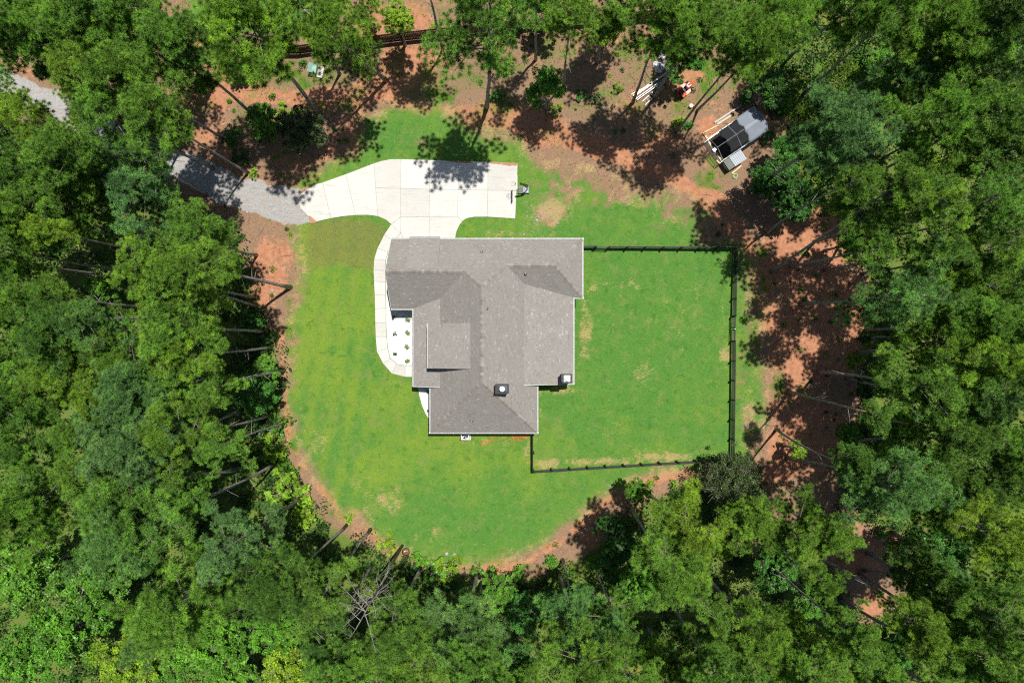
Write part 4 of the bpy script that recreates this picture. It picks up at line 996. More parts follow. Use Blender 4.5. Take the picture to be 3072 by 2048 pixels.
# black cart frame with yellow pole
zy = lambda x, y: (2280 + x / 7.84, 200 + y / 7.84)
ct = empty('cart_frame', P(*zy(240, 930)), R(25)); tag(ct, 'black metal cart frame in weeds beside the tarp end', 'cart')
MB().bar((-.45, 0, .4), (.55, .05, .4), .12, .1).build('beam', M['black_metal'], ct)
MB().bar((-.4, 0, .4), (-.3, -.75, .15), .1, .1).build('side_arm', M['black_metal'], ct); MB().bar((.35, 0, .4), (.5, -.6, .15), .12, .1).build('side_arm', M['black_metal'], ct)
for x, y in ((-.42, .05), (.5, .05)): MB().tube([(x - .04, y, .16), (x + .04, y, .16)], .17, 14).build('wheel', M['rubber'], ct)
yp = empty('yellow_pole', P(*zy(385, 895), .0)); tag(yp, 'bright yellow pole lying in weeds past the tarp', 'pole')
a_ = P(*zy(245, 765), .3) - P(*zy(385, 895)); b_ = P(*zy(520, 1022), .3) - P(*zy(385, 895))
MB().bar(a_ , b_, .09, .05).build('bar', M['yellow_paint'], yp)
for q in (a_, b_): MB().bar((q.x * .9, q.y * .9, -.02), (q.x * .9, q.y * .9, .3), .04).build('foot', M['black_metal'], yp)
tag(MB().tube(spline([P(*zy(x, y), .1) for x, y in ((1000, 440), (1120, 490), (1220, 545), (1320, 580), (1400, 575), (1500, 650))], 5), .07, 8).build('drain_pipe', M['grey_plastic'], smooth=True), 'dark corrugated drain pipe lying across weeds', 'pipe')
tag(MB().torus((*P(2267, 570)[:2], .14), .29, .13, 28, 10).build('ring_float', M['blue_plastic'], smooth=True), 'blue plastic ring at the foot of a leaning pine', 'ring')
# fire bowl and stump
fp = empty('fire_bowl', P(1219, 1652)); tag(fp, 'round black fire bowl with rusty inside at the lawn edge', 'fire bowl')
MB().lathe([(.12, .12), (.3, .16), (.36, .34), (.38, .34), (.33, .12), (.12, .08)], n=28).build('bowl', M['black_metal'], fp, smooth=True)
MB().lathe([(.001, .2), (.31, .22)], n=24).build('ash', M['rust'], fp)
for k in range(3): MB().bar((.24 * math.cos(k * 2.1), .24 * math.sin(k * 2.1), -.02), (.22 * math.cos(k * 2.1), .22 * math.sin(k * 2.1), .16), .04).build('leg', M['black_metal'], fp)
for k, (x, y) in enumerate(((.12, .1), (-.1, .06))): MB().box(x, y, .24, .12, .1, .06, .5).build('log', M['white_trim'] if k else M['stump'], fp)
st = empty('tree_stump', P(2240, 1277)); tag(st, 'low cut tree stump in dry grass outside the yard fence', 'stump')
MB().lathe([(.3, -.05), (.22, .06), (.2, .16), (.001, .165)], n=14).build('stump_wood', M['stump'], st); MB().lathe([(.32, -.05), (.235, .06), (.205, .15)], n=14).build('bark_ring', M['pine_bark'], st)
# pale rocks
def rock(px, r, label, seed):
    g = random.Random(seed); bm = bmesh.new(); bmesh.ops.create_icosphere(bm, subdivisions=2, radius=r)
    for v in bm.verts: v.co *= g.uniform(.78, 1.15); v.co.z *= .55
    me = bpy.data.meshes.new('rock'); bm.to_mesh(me); bm.free(); me.materials.append(M['stone'])
    o = link('rock', me, None, P(*px) + Vector((0, 0, r * .25)), (0, 0, seed)); tag(o, label, 'rock', 'pale stones on the ground')
for i, (x, y, r, lab) in enumerate([(1362, 1664, .26, 'largest pale rock at the bottom lawn edge'), (1340, 1660, .18, 'second pale rock beside the largest one, bottom lawn edge'), (1372, 1676, .2, 'small pale rock just below the largest one, bottom lawn edge'),
        (1615, 651, .13, 'whitish stone in the bare patch past the driveway'), (1610, 661, .16, 'bigger whitish stone in the bare patch past the driveway'), (1571, 704, .12, 'white stone near the garage side eave'), (1672, 670, .14, 'pale stone in the grass between bare patch and fence'),
        (1616, 322, .2, 'pale stone below the sparse young tree'), (1806, 324, .18, 'pale stone on pine straw left of the ladders'), (790, 848, .16, 'white stone on the clay below a leaning pine'), (817, 872, .2, 'bigger white stone on clay left of the front lawn'), (742, 636, .15, 'white stone at the gravel track edge')]):
    rock((x, y), r, lab, i + 1)
# broken bare patch: scattered pebbles
def pebbles(cx, cy, rx, ry, n, seed):
    g = np.random.default_rng(seed); q = g.standard_normal((n, 2)) * (rx, ry) + (cx, cy); f = 1 / K
    return np.stack([(q[:, 0] - 1536) * f, (1024 - q[:, 1]) * f], -1)
xy = np.vstack([pebbles(1630, 640, 34, 30, 260, 1), pebbles(1590, 690, 30, 14, 60, 2), pebbles(820, 850, 40, 60, 60, 3), pebbles(1560, 310, 160, 40, 50, 4), pebbles(740, 600, 90, 34, 260, 5), pebbles(2420, 900, 90, 160, 60, 6)])
g = np.random.default_rng(5); n = len(xy); base = np.array([(1, 0, 0), (-.5, .87, 0), (-.5, -.87, 0), (0, 0, .7)]); r_ = g.uniform(.025, .07, (n, 1, 1))
vv = base[None] * r_ * g.uniform(.7, 1.3, (n, 4, 1)); vv[..., :2] += xy[:, None, :]; vv[..., 2] += -.01
tt = np.array([(0, 1, 3), (1, 2, 3), (2, 0, 3)])
tag(link('pebbles', mesh_np('pebbles', vv.reshape(-1, 3), (tt[None] + 4 * np.arange(n)[:, None, None]).reshape(-1, 3), 3, M['stone'])), 'scattered pale pebbles on bare ground', None, kind='stuff')
# ------------------------------------------------------------------ foliage generators
def unit(a): return a / np.maximum(np.linalg.norm(a, axis=-1, keepdims=True), 1e-9)
def needles_mesh(name, pos, dirs, g, n, ln, wd, mat, val=None):
    """tufts of needles: n thin blades fanning out round each twig tip"""
    T = len(pos); d = unit(dirs[:, None, :] * .55 + g.standard_normal((T, n, 3)) * .62)
    L = ln * g.uniform(.75, 1.2, (T, n, 1)); side = unit(np.cross(d, g.standard_normal((T, n, 3)))) * (wd / 2)
    a = pos[:, None, :] + d * .05; tip = pos[:, None, :] + d * L; tip[..., 2] -= .05 * L[..., 0]
    v = np.stack([a + side, tip, a - side], 2).reshape(-1, 3)
    f = np.arange(T * n * 3, dtype=np.int32).reshape(-1, 3)
    v_ = np.repeat(val if val is not None else g.random(T), n * 3)
    v_ = np.clip(v_ + np.repeat(g.uniform(-.15, .15, T * n), 3), 0, 1)
    return mesh_np(name, v, f, 3, mat, {'v': ('FLOAT', v_)})
def leaves_arrays(c, g, size, up=.8, spread=.65):
    """diamond leaves folded along the midrib"""
    n = len(c); nrm = unit(np.array([0, 0, up]) + g.standard_normal((n, 3)) * spread)
    a = unit(np.cross(nrm, g.standard_normal((n, 3)))); b = np.cross(nrm, a); s = size * g.uniform(.65, 1.35, (n, 1))
    v = np.stack([c - a * s, c + b * s * .55 + nrm * s * .12, c + a * s, c - b * s * .55 + nrm * s * .12], 1).reshape(-1, 3)
    return v, np.arange(n * 4, dtype=np.int32).reshape(-1, 4)

def pine_variant(seed, dens=1.0, open_=1.0, Rr=3.5, L=9.0):
    """open crown of whorled limbs carrying rounded masses of needle tufts; base of crown at z=0"""
    g = np.random.default_rng(seed); tp, td, tv = [], [], []; tw = MB()
    nb = int(32 * dens); az = g.uniform(0, 6.28); f1, f2, f3 = g.uniform(0, 6.28, 3)
    for i in range(nb):
        t = (i + g.uniform(0, 1)) / nb; z = L * (t ** .9) * .93; az += 2.4 + g.uniform(-.5, .5)
        prof = (.62 + .42 * math.sin(min(1, t / .45) * math.pi / 2)) if t < .45 else 1.04 * (1 - ((t - .45) / .6) ** 1.7)
        ln = Rr * max(.16, prof) * g.uniform(.6, 1.1) * (1 + .28 * math.sin(2 * az + f1) + .24 * math.sin(3 * az + f2 + 3 * t) + .16 * math.sin(5 * az + f3)); el = R(-4 + 52 * t ** 1.3) + g.uniform(-.12, .12)
        u = np.array([math.cos(az), math.sin(az), 0]); w = np.array([-u[1], u[0], 0])
        p0 = np.array([0, 0, z]); bend = g.uniform(-.25, .25)
        def at(s): return p0 + u * ln * s * math.cos(el) + w * ln * bend * s * s + np.array([0, 0, ln * (math.sin(el) * s + .12 * s * s)])
        tw.tube([at(0), at(.35), at(.7), at(1)], [.05, .035, .022, .01], 4, cap=False)
        nsub = max(3, int(g.integers(3, 6) * open_))
        for k in range(nsub):
            s = .38 + .62 * (k + g.uniform(.2, .9)) / nsub; root = at(s); sd = 1 if k % 2 else -1
            off = (w * sd * g.uniform(.2, 1.0) * (.25 + .5 * (1 - abs(s - .75))) + u * g.uniform(.05, .45)) * min(1.15, ln * .42) if k < nsub - 1 else u * .12
            tip = root + off + np.array([0, 0, g.uniform(.05, .35)])
            tw.tube([root, tip], [.018, .007], 3, cap=False)
            rr = g.uniform(.4, .72); base_v = g.uniform(.12, .78)
            q = unit(g.standard_normal((26, 3))) * g.random((26, 1)) ** .4 * rr; q[:, 2] = q[:, 2] * .5 + .08
            kp = []
            for c_ in q:
                if all(np.sum((c_ - e_) ** 2) > .15 for e_ in kp): kp.append(c_)
                if len(kp) >= 7: break
            q = np.array(kp); nt_ = len(q)
            tp.append(tip + q); td.append(unit(q * 1.2 / rr + u * .35 + np.array([0, 0, .75]))); tv.append(np.clip(base_v + g.uniform(-.3, .32, nt_), 0, 1))
    tp = np.vstack(tp); td = np.vstack(td); tv = np.concatenate(tv)
    # short leading shoot
    nm = needles_mesh('crown', tp, td, g, 92, .385, .035, M['needles'], tv)
    tm = tw.mesh('branches', M['twig'])
    return nm, tm, Rr, L

def broad_variant(seed, Rr=2.6, Hc=4.0, clumps=160, per=110, size=.09, lobes=7, flat=.7, up=.8):
    """leafy crown of overlapping leaf masses on forking limbs"""
    g = np.random.default_rng(seed); cs, cv = [], []; tw = MB()
    lob = []
    for i in range(lobes):
        a = 6.283 * i / lobes + g.uniform(-.4, .4); rr = Rr * g.uniform(.35, .68) if i else 0; lob.append(np.array([rr * math.cos(a), rr * math.sin(a), Hc * g.uniform(.3, .75) if i else Hc * .8]))
    for c in lob: tw.tube([(0, 0, 0), tuple(c * np.array([.5, .5, .4])), tuple(c)], [.07, .045, .015], 5, cap=False)
    for k in range(clumps):
        c = lob[g.integers(len(lob))]; q = unit(g.standard_normal(3)[None])[0]; r = Rr * g.uniform(.25, .52)
        p = c + q * r * np.array([1, 1, flat]); p[2] = max(p[2], .05 * Hc)
        rc = g.uniform(.22, .48) * (Rr / 2.6) ** .5; n = int(per * g.uniform(.6, 1.3)); w = unit(g.standard_normal((n, 3))) * g.random((n, 1)) ** .5 * rc; w[:, 2] *= .6
        cs.append(p + w); cv.append(np.clip(g.uniform(.1, .8) + g.uniform(-.25, .25, n), 0, 1))
        if k % 3 == 0: tw.tube([tuple(c), tuple(p)], [.018, .006], 3, cap=False)
    cs = np.vstack(cs); v, f = leaves_arrays(cs, g, size, up)
    return mesh_np('crown', v, f, 4, M['leaves'], {'v': ('FLOAT', np.repeat(np.concatenate(cv), 4))}), tw.mesh('branches', M['twig']), Rr, Hc

PINES = [pine_variant(s, d, o) for s, d, o in ((21, 1.0, 1.0), (22, 1.1, 1.1), (23, .85, .9), (24, 1.15, 1.0), (25, .95, 1.15), (26, 1.05, .95), (27, .75, .85), (28, 1.2, 1.1))]
BROADS = [broad_variant(41), broad_variant(42, clumps=190, lobes=9), broad_variant(43, clumps=120, lobes=6), broad_variant(44, clumps=170, per=120, size=.085, lobes=8)]
OLIVE = broad_variant(51, Rr=3.0, Hc=4.2, clumps=420, per=75, size=.065, lobes=13, flat=.8, up=.5)
SHRUBS = [broad_variant(61, Rr=1.0, Hc=1.2, clumps=34, per=34, size=.085, lobes=5), broad_variant(62, Rr=1.0, Hc=1.2, clumps=26, per=30, size=.095, lobes=4), broad_variant(63, Rr=1.0, Hc=1.3, clumps=42, per=36, size=.075, lobes=6)]

TINT = {'n': (.145, .292, .038), 'b': (.132, .276, .072), 'y': (.190, .330, .034), 'd': (.094, .205, .034),       # pines
        'L': (.115, .290, .026), 'Y': (.215, .370, .022), 'D': (.045, .140, .022), 'O': (.085, .125, .045), 'G': (.072, .220, .032), 'V': (.25, .33, .14)}
def tint(k, j=.12):
    c = TINT[k]; s = 1 + rnd.uniform(-j, j); return (c[0] * s * rnd.uniform(.92, 1.08), c[1] * s, c[2] * s * rnd.uniform(.85, 1.15), 1)

def trunk_mesh(base, top, r0, bend):
    """tapered trunk in coordinates relative to its base, flaring at the root"""
    top = Vector(top); n = 9; pts, rad = [], []; side = Vector((rnd.uniform(-1, 1), rnd.uniform(-1, 1), 0)) * bend
    for i in range(n + 1):
        t = i / n; p = top * t + side * math.sin(t * math.pi) + Vector((rnd.uniform(-.03, .03), rnd.uniform(-.03, .03), 0)) * (1 if 0 < i < n else 0)
        pts.append(p); rad.append(r0 * (1 - .72 * t) * (1 + .45 * math.exp(-t * 22)))
    pts[0] = Vector((0, 0, -.15))
    mb = MB().tube(pts, rad, 9)
    if top.z > 9:                                   # dead side stubs below the crown
        for _ in range(rnd.randint(4, 9)):
            t = rnd.uniform(.28, .75); k = int(t * n); p = pts[k].lerp(pts[k + 1], t * n - k); a = rnd.uniform(0, 6.28); l = rnd.uniform(.35, 1.4)
            q = p + Vector((math.cos(a), math.sin(a), rnd.uniform(-.1, .35))) * l; mb.tube([p, p.lerp(q, .5) + Vector((0, 0, .05)), q], [.03, .02, .007], 4, cap=False)
    return mb.mesh('trunk', M['pine_bark'], True)

def pine(cx, cy, rpx, tn, base=None, zc=None, label=None, var=None):
    """crown centre and radius read off the photo; the height follows from how far the crown leans away from its base"""
    if base is not None:
        bx, by = base[0] - 1536, base[1] - 1024; ox, oy = cx - 1536, cy - 1024
        rho = (bx * ox + by * oy) / (bx * bx + by * by); z = CAMH * (1 - 1 / max(rho, 1.05)); zc = zc or min(18.5, max(10, z * 1.03)); B = P(*base)
    else:
        zc = zc or rnd.uniform(13, 20); B = None
    Cc = P(cx, cy, zc); Rm = 1.1 * rpx / K * (1 - zc / CAMH)
    if B is None: B = Vector((Cc.x + rnd.uniform(-.8, .8), Cc.y + rnd.uniform(-.8, .8), 0))
    vi = var if var is not None else rnd.randrange(len(PINES)); nm, tm, R0, L0 = PINES[vi]; s = Rm / R0; sz = s * rnd.uniform(.85, 1.05)
    zb = zc - L0 * sz * .5; zt = zb + L0 * sz * .97
    o = empty('pine_tree', (B.x, B.y, 0)); rel = Cc - B; rel.z = 0
    d = Vector((rel.x / zc, rel.y / zc, 1)) * zt
    link('trunk', trunk_mesh(B, d, .18 * rnd.uniform(.85, 1.15) * max(.7, min(1.2, s)), rnd.uniform(.05, .5)), o)
    kb = zb / zt; tl = Vector((d.x * kb, d.y * kb, zb))
    az = rnd.uniform(0, 6.28)
    tilt = (-(rel.y / zc), rel.x / zc)
    for nme, me in (('crown', nm), ('branches', tm)):
        q = link(nme, me, o, tl, (tilt[0], tilt[1], az)); q.scale = (s, s, sz)
        if nme == 'crown': q.color = tint(tn)
    return tag(o, label, 'pine tree', 'tall pines of the surrounding wood')

def broad(cx, cy, rpx, tn, zc, label, var=None, base=None, cat='tree', grp='leafy trees among the pines', name='broadleaf_tree', set_=None):
    Cc = P(cx, cy, zc); Rm = rpx / K * (1 - zc / CAMH); B = P(*base) if base else Vector((Cc.x, Cc.y, 0))
    nm, tm, R0, L0 = (set_ or BROADS)[var if var is not None else rnd.randrange(len(set_ or BROADS))]; s = Rm / R0
    o = empty(name, (B.x, B.y, 0)); rel = Cc - B; zb = max(.25, zc - L0 * s * .5); zt = zb + L0 * s * .6
    d = Vector((rel.x / zc, rel.y / zc, 1)) * zt
    link('trunk', trunk_mesh(B, d, max(.03, min(.16, .05 * zt ** .6)), rnd.uniform(0, .15)), o)
    k = zb / zt
    for nme, me in (('crown', nm), ('branches', tm)):
        q = link(nme, me, o, (d.x * k, d.y * k, zb), (0, 0, rnd.uniform(0, 6.28))); q.scale = (s, s, s)
        if nme == 'crown': q.color = tint(tn)
    return tag(o, label, cat, grp)

def shrub(cx, cy, rpx, tn, label, h=None, var=None):
    p = P(cx, cy); r = rpx / K; h = h or r * 1.5; nm, tm, R0, L0 = SHRUBS[var if var is not None else rnd.randrange(3)]
    o = empty('shrub', p)
    sc_ = (r / R0, r / R0, h / L0 * .75); az = rnd.uniform(0, 6.28)
    q = link('foliage', nm, o, (0, 0, .02), (0, 0, az)); q.scale = sc_; q.color = tint(tn)
    q = link('stems', tm, o, (0, 0, -.04), (0, 0, az)); q.scale = sc_
    return tag(o, label, 'shrub', 'shrubs round the clearing')

# ------------------------------------------------------------------ pines (crown x, crown y, radius, tint, base or None, label or None)
T = [
 # top side
 (985, 92, 116, 'n', (1159, 241), 'pine with bent trunk rooted on clay above the driveway shadow'),
 (1060, -60, 85, 'n', (1118, 99), 'pine behind the privacy fence whose bare trunk shows on clay'),
 (900, 20, 80, 'n', None, None), (1262, -110, 90, 'n', (1329, 150), 'pine with long curved trunk crossing the privacy fence'),
 (770, 85, 146, 'y', (953, 336), 'yellow green pine above the utility box, long straight leaning trunk'),
 (520, 140, 118, 'n', (798, 380), 'large pine leaning over the top clay track, trunk rooted by leafy saplings'),
 (400, 245, 105, 'n', (672, 418), 'pine whose thin dark trunk crosses the shaded clay left of the saplings'),
 (470, 355, 92, 'n', (745, 519), 'pine rooted at the gravel track edge, trunk slanting over undergrowth'),
 (1462, 95, 140, 'n', (1459, 322), 'large pine straight above the driveway, pale upright trunk'),
 (1612, -70, 90, 'n', (1607, 180), 'pine at the top edge with bent trunk shadowing bare straw'),
 (1715, 45, 92, 'n', (1690, 260), 'pine behind the sparse young tree, slim pale trunk'),
 (1880, -60, 95, 'n', (1818, 132), 'pine past the privacy fence end, dark trunk beside the yellow green tree'),
 (1985, 75, 105, 'n', (1898, 310), 'pine leaning over the ladders with its dark trunk'),
 (2075, 90, 100, 'n', (1965, 290), 'pine shading the wrapped heaps, second trunk behind the ladders'),
 (2245, 130, 105, 'n', (2030, 395), 'pine behind the animal run with long diagonal trunk'),
 (2480, 400, 122, 'b', (2251, 570), 'bluish pine leaning out beside the animal run, blue ring at its foot'),
 (2560, 20, 105, 'n', (2356, 180), 'pine in the upper corner wood with trunk rising from deep shade'),
 (2640, 590, 118, 'n', (2313, 816), 'pine with strongly curved trunk rising from the clay trail'),
 (2800, 750, 92, 'n', (2474, 810), 'pine above the bluish one, trunk half hidden over shaded clay'),
 (2680, 892, 118, 'b', (2404, 912), 'bluish pine level with the double yard gate, bare horizontal trunk'),
 (2835, 1020, 105, 'n', (2574, 1058), 'pine whose thick trunk starts in deep shade beside a yellow sapling'),
 (2730, 1155, 110, 'n', (2456, 1114), 'pine with bare trunk lying level across the dappled clay'),
 (2760, 1320, 105, 'n', (2548, 1325), 'pine rooted where the clay trail bends below the yard'),
 (2670, 1455, 112, 'b', (2362, 1373), 'bluish pine rooted by the yellow sapling below the yard'),
 (2700, 1655, 62, 'd', (2558, 1644), 'small dark pine beside the lower clay gap, thin straight trunk'),
 (2765, 1735, 100, 'b', (2593, 1712), 'pine overhanging the lower clay gap with a bent trunk and shadow'),
 (2830, 1960, 108, 'n', (2517, 1796), 'pine with the longest bare trunk in the lower corner wood'),
 (2905, 2120, 95, 'n', (2674, 1988), None),
 # bottom right
 (2085, 1570, 118, 'y', (1930, 1470), 'pine below the round olive tree, trunk beside a bright sapling'),
 (2020, 1710, 122, 'n', (1893, 1523), 'big pine next to the dark leafy tree at the lower yard side'),
 (1725, 1845, 108, 'b', (1688, 1679), 'pine at the bottom lawn edge with short pale trunk on clay'),
 (1840, 1830, 70, 'n', (1784, 1705), 'small pine in the notch below the bottom lawn'),
 (2030, 1985, 110, 'n', (1940, 1879), 'pine along the bottom edge with short diagonal trunk'),
 (2270, 1905, 115, 'n', (2115, 1720), 'pine with bare trunk and dead side twigs, lower wood'),
 (2395, 1945, 112, 'y', (2232, 1770), 'yellowish pine in the lower wood, trunk over dark shrubs'),
 (2265, 1560, 80, 'n', (2150, 1482), 'pine rooted beneath the round olive tree'),
 (2385, 1600, 100, 'n', (2230, 1480), 'pine just past the round olive tree, overhanging clay'),
 (1571, 2110, 90, 'n', (1566, 1930), None),
 (1755, 1965, 125, 'n', None, None),
 # bottom
 (765, 1600, 92, 'b', (903, 1492), 'bluish pine with thick grey trunk below the bright shrubs'),
 (855, 1740, 112, 'd', (1040, 1575), 'dark pine with short trunk at the lower lawn bend'),
 (975, 1780, 100, 'n', (1111, 1588), 'pine between two slanting grey trunks, lower wood'),
 (1170, 1895, 108, 'n', (1262, 1701), 'pine rooted behind the leafy shrubs below the fire bowl'),
 (1400, 1905, 132, 'b', (1431, 1718), 'large pine with upright trunk below the lawn tip'),
 (985, 1925, 96, 'd', None, None), (1035, 2015, 90, 'n', None, None), (1240, 2010, 95, 'n', None, None), (1425, 2025, 95, 'n', None, None), (1900, 2050, 90, 'n', None, None), (2170, 2050, 95, 'n', None, None),
 # lower left
 (391, 1465, 128, 'n', (722, 1409), 'large pine left of the lawn, thick trunk sloping to the clay edge'), (375, 1590, 120, 'b', None, None), (95, 1515, 120, 'n', None, None), (545, 1795, 132, 'n', None, None), (680, 1630, 100, 'b', None, None), (478, 1875, 80, 'b', None, None),
 (235, 1420, 60, 'n', None, None), (575, 1500, 60, 'n', None, None),
 # left
 (545, 795, 112, 'y', (872, 862), 'pine with thick bare trunk beside the brown turf'), (525, 872, 100, 'y', (764, 918), 'pine with bent trunk over red clay, left of the front lawn'), (600, 715, 96, 'n', (770, 765), 'pine with forked shadow on clay near the gravel track'),
 (545, 985, 108, 'n', None, None), (560, 1052, 98, 'y', (815, 1041), 'pine with level grey trunk ending in leafy shrubs'), (392, 1060, 92, 'n', None, None), (262, 965, 78, 'b', None, None), (166, 1000, 88, 'd', None, None), (40, 945, 84, 'n', None, None),
 (140, 885, 70, 'n', None, None), (30, 792, 80, 'n', (300, 822), 'pine at the edge whose two-part trunk crosses dark understory'), (-25, 738, 90, 'n', (372, 815), 'pine off the edge with the long level trunk over dark understory'), (60, 690, 66, 'n', (240, 727), None), (425, 815, 78, 'y', None, None),
 (196, 1130, 96, 'y', None, None), (110, 1190, 95, 'n', None, None), (410, 1165, 96, 'b', None, None), (500, 1190, 92, 'n', None, None), (390, 1240, 96, 'b', None, None), (545, 1300, 104, 'n', (810, 1245), 'pine with pale curved trunk above dark shrubs, left wood'),
 (395, 1345, 110, 'b', None, None), (85, 1320, 108, 'n', None, None), (645, 1165, 70, 'n', None, None), (655, 1335, 78, 'n', None, None), (261, 1295, 70, 'n', None, None), (20, 1090, 74, 'n', None, None), (10, 1230, 70, 'n', None, None), (290, 1195, 66, 'y', None, None),
 # upper left
 (305, 125, 112, 'n', None, None), (174, 80, 108, 'n', None, None), (55, 130, 105, 'n', None, None), (270, 30, 96, 'n', None, None), (40, 15, 100, 'n', None, None), (420, 40, 90, 'n', None, None), (330, 350, 96, 'n', None, None), (235, 245, 70, 'y', None, None),
 (140, 385, 100, 'y', (330, 470), 'bright pine below the gravel track gap, upper left'), (205, 460, 92, 'n', None, None), (65, 525, 100, 'd', None, None), (250, 530, 100, 'n', None, None), (350, 455, 92, 'b', None, None), (440, 580, 122, 'b', (640, 662), 'bluish pine overhanging the gravel track bend'),
 (180, 612, 84, 'n', None, None), (60, 625, 84, 'n', None, None), (330, 640, 84, 'n', (455, 712), None), (150, 700, 56, 'y', None, None), (-40, 330, 80, 'n', (100, 340), 'pine off the edge with trunk crossing the gravel track'), (-50, 440, 80, 'n', (120, 440), None),
 # upper right
 (2335, 55, 95, 'n', None, None), (2805, 90, 118, 'n', None, None), (2960, 65, 110, 'd', None, None), (2690, 20, 84, 'n', None, None), (2910, 200, 112, 'n', None, None), (2700, 262, 92, 'b', (2540, 390), 'bluish pine above the yellow weeds, upper right wood'), (2790, 345, 96, 'n', None, None),
 (2960, 350, 112, 'n', None, None), (3030, 235, 92, 'b', None, None), (2880, 450, 80, 'n', None, None), (3035, 450, 92, 'd', None, None), (2570, 545, 60, 'n', None, None), (2910, 610, 110, 'n', None, None), (3010, 640, 92, 'b', None, None),
 (2800, 620, 80, 'y', None, None),
 # right
 (2610, 745, 62, 'n', None, None), (2985, 745, 100, 'n', None, None), (2880, 830, 92, 'y', None, None), (3010, 860, 92, 'n', None, None), (2935, 960, 88, 'n', None, None), (3035, 985, 96, 'n', None, None), (2985, 1085, 100, 'y', None, None), (3030, 1200, 98, 'd', None, None),
 (2815, 1190, 84, 'n', None, None), (2915, 1205, 84, 'n', None, None), (2630, 1250, 44, 'n', None, None), (2880, 1300, 92, 'd', None, None), (3005, 1320, 98, 'n', None, None), (2565, 1395, 58, 'd', None, None), (2770, 1510, 88, 'n', None, None), (2890, 1465, 98, 'd', None, None),
 (3000, 1440, 92, 'n', None, None), (2985, 1600, 104, 'y', None, None), (2475, 1600, 78, 'n', None, None), (2470, 1740, 60, 'n', None, None),
 (2895, 1825, 98, 'n', None, None), (3005, 1865, 104, 'n', None, None), (2745, 1880, 78, 'y', None, None), (2975, 1990, 110, 'n', None, None), (2450, 2045, 95, 'n', None, None), (2630, 2030, 84, 'n', None, None), (3040, 1730, 80, 'n', None, None), (2560, 1900, 70, 'n', None, None),
]
BANDS = [(110, 'along the top edge'), (300, 'level with the utility box'), (480, 'level with the animal run'), (660, 'level with the driveway slabs'), (830, 'level with the garage ridge'), (990, 'level with the dormer'),
         (1140, 'level with the smaller chimney'), (1300, 'level with the lower hip roof'), (1450, 'level with the bottom yard fence'), (1620, 'level with the lower lawn'), (1780, 'level with the fire bowl'), (1930, 'one row above the bottom edge'), (9999, 'along the bottom edge')]
ORD = ['outermost', 'second from the edge', 'third from the edge', 'fourth from the edge', 'fifth from the edge', 'sixth from the edge', 'seventh from the edge', 'eighth from the edge', 'ninth from the edge']
COLW = {'n': 'green', 'b': 'bluish green', 'y': 'yellowish green', 'd': 'dark green'}
bandof = lambda y: next(i for i, (v, _) in enumerate(BANDS) if y < v)
slots = {}
for i, t in enumerate(T):
    if t[5] is None: slots.setdefault((bandof(t[1]), t[0] < 1536), []).append(i)
auto = {}
for (b_, left), ids in slots.items():
    ids.sort(key=lambda i: T[i][0] if left else -T[i][0])
    for k, i in enumerate(ids):
        auto[i] = '%s pine, %s wood, %s, %s' % (COLW[T[i][3]], 'left' if left else 'right', BANDS[b_][1], ORD[k])
ZC = {'large pine leaning over the top clay track, trunk'[:30]: 15, 'pine with strongly curved trunk rising'[:30]: 16, 'large pine straight above the driveway'[:30]: 18}
for i, (cx, cy, r, tn, bs, lab) in enumerate(T):
    pine(cx, cy, r, tn, bs, ZC.get((lab or '')[:30]), lab or auto[i])

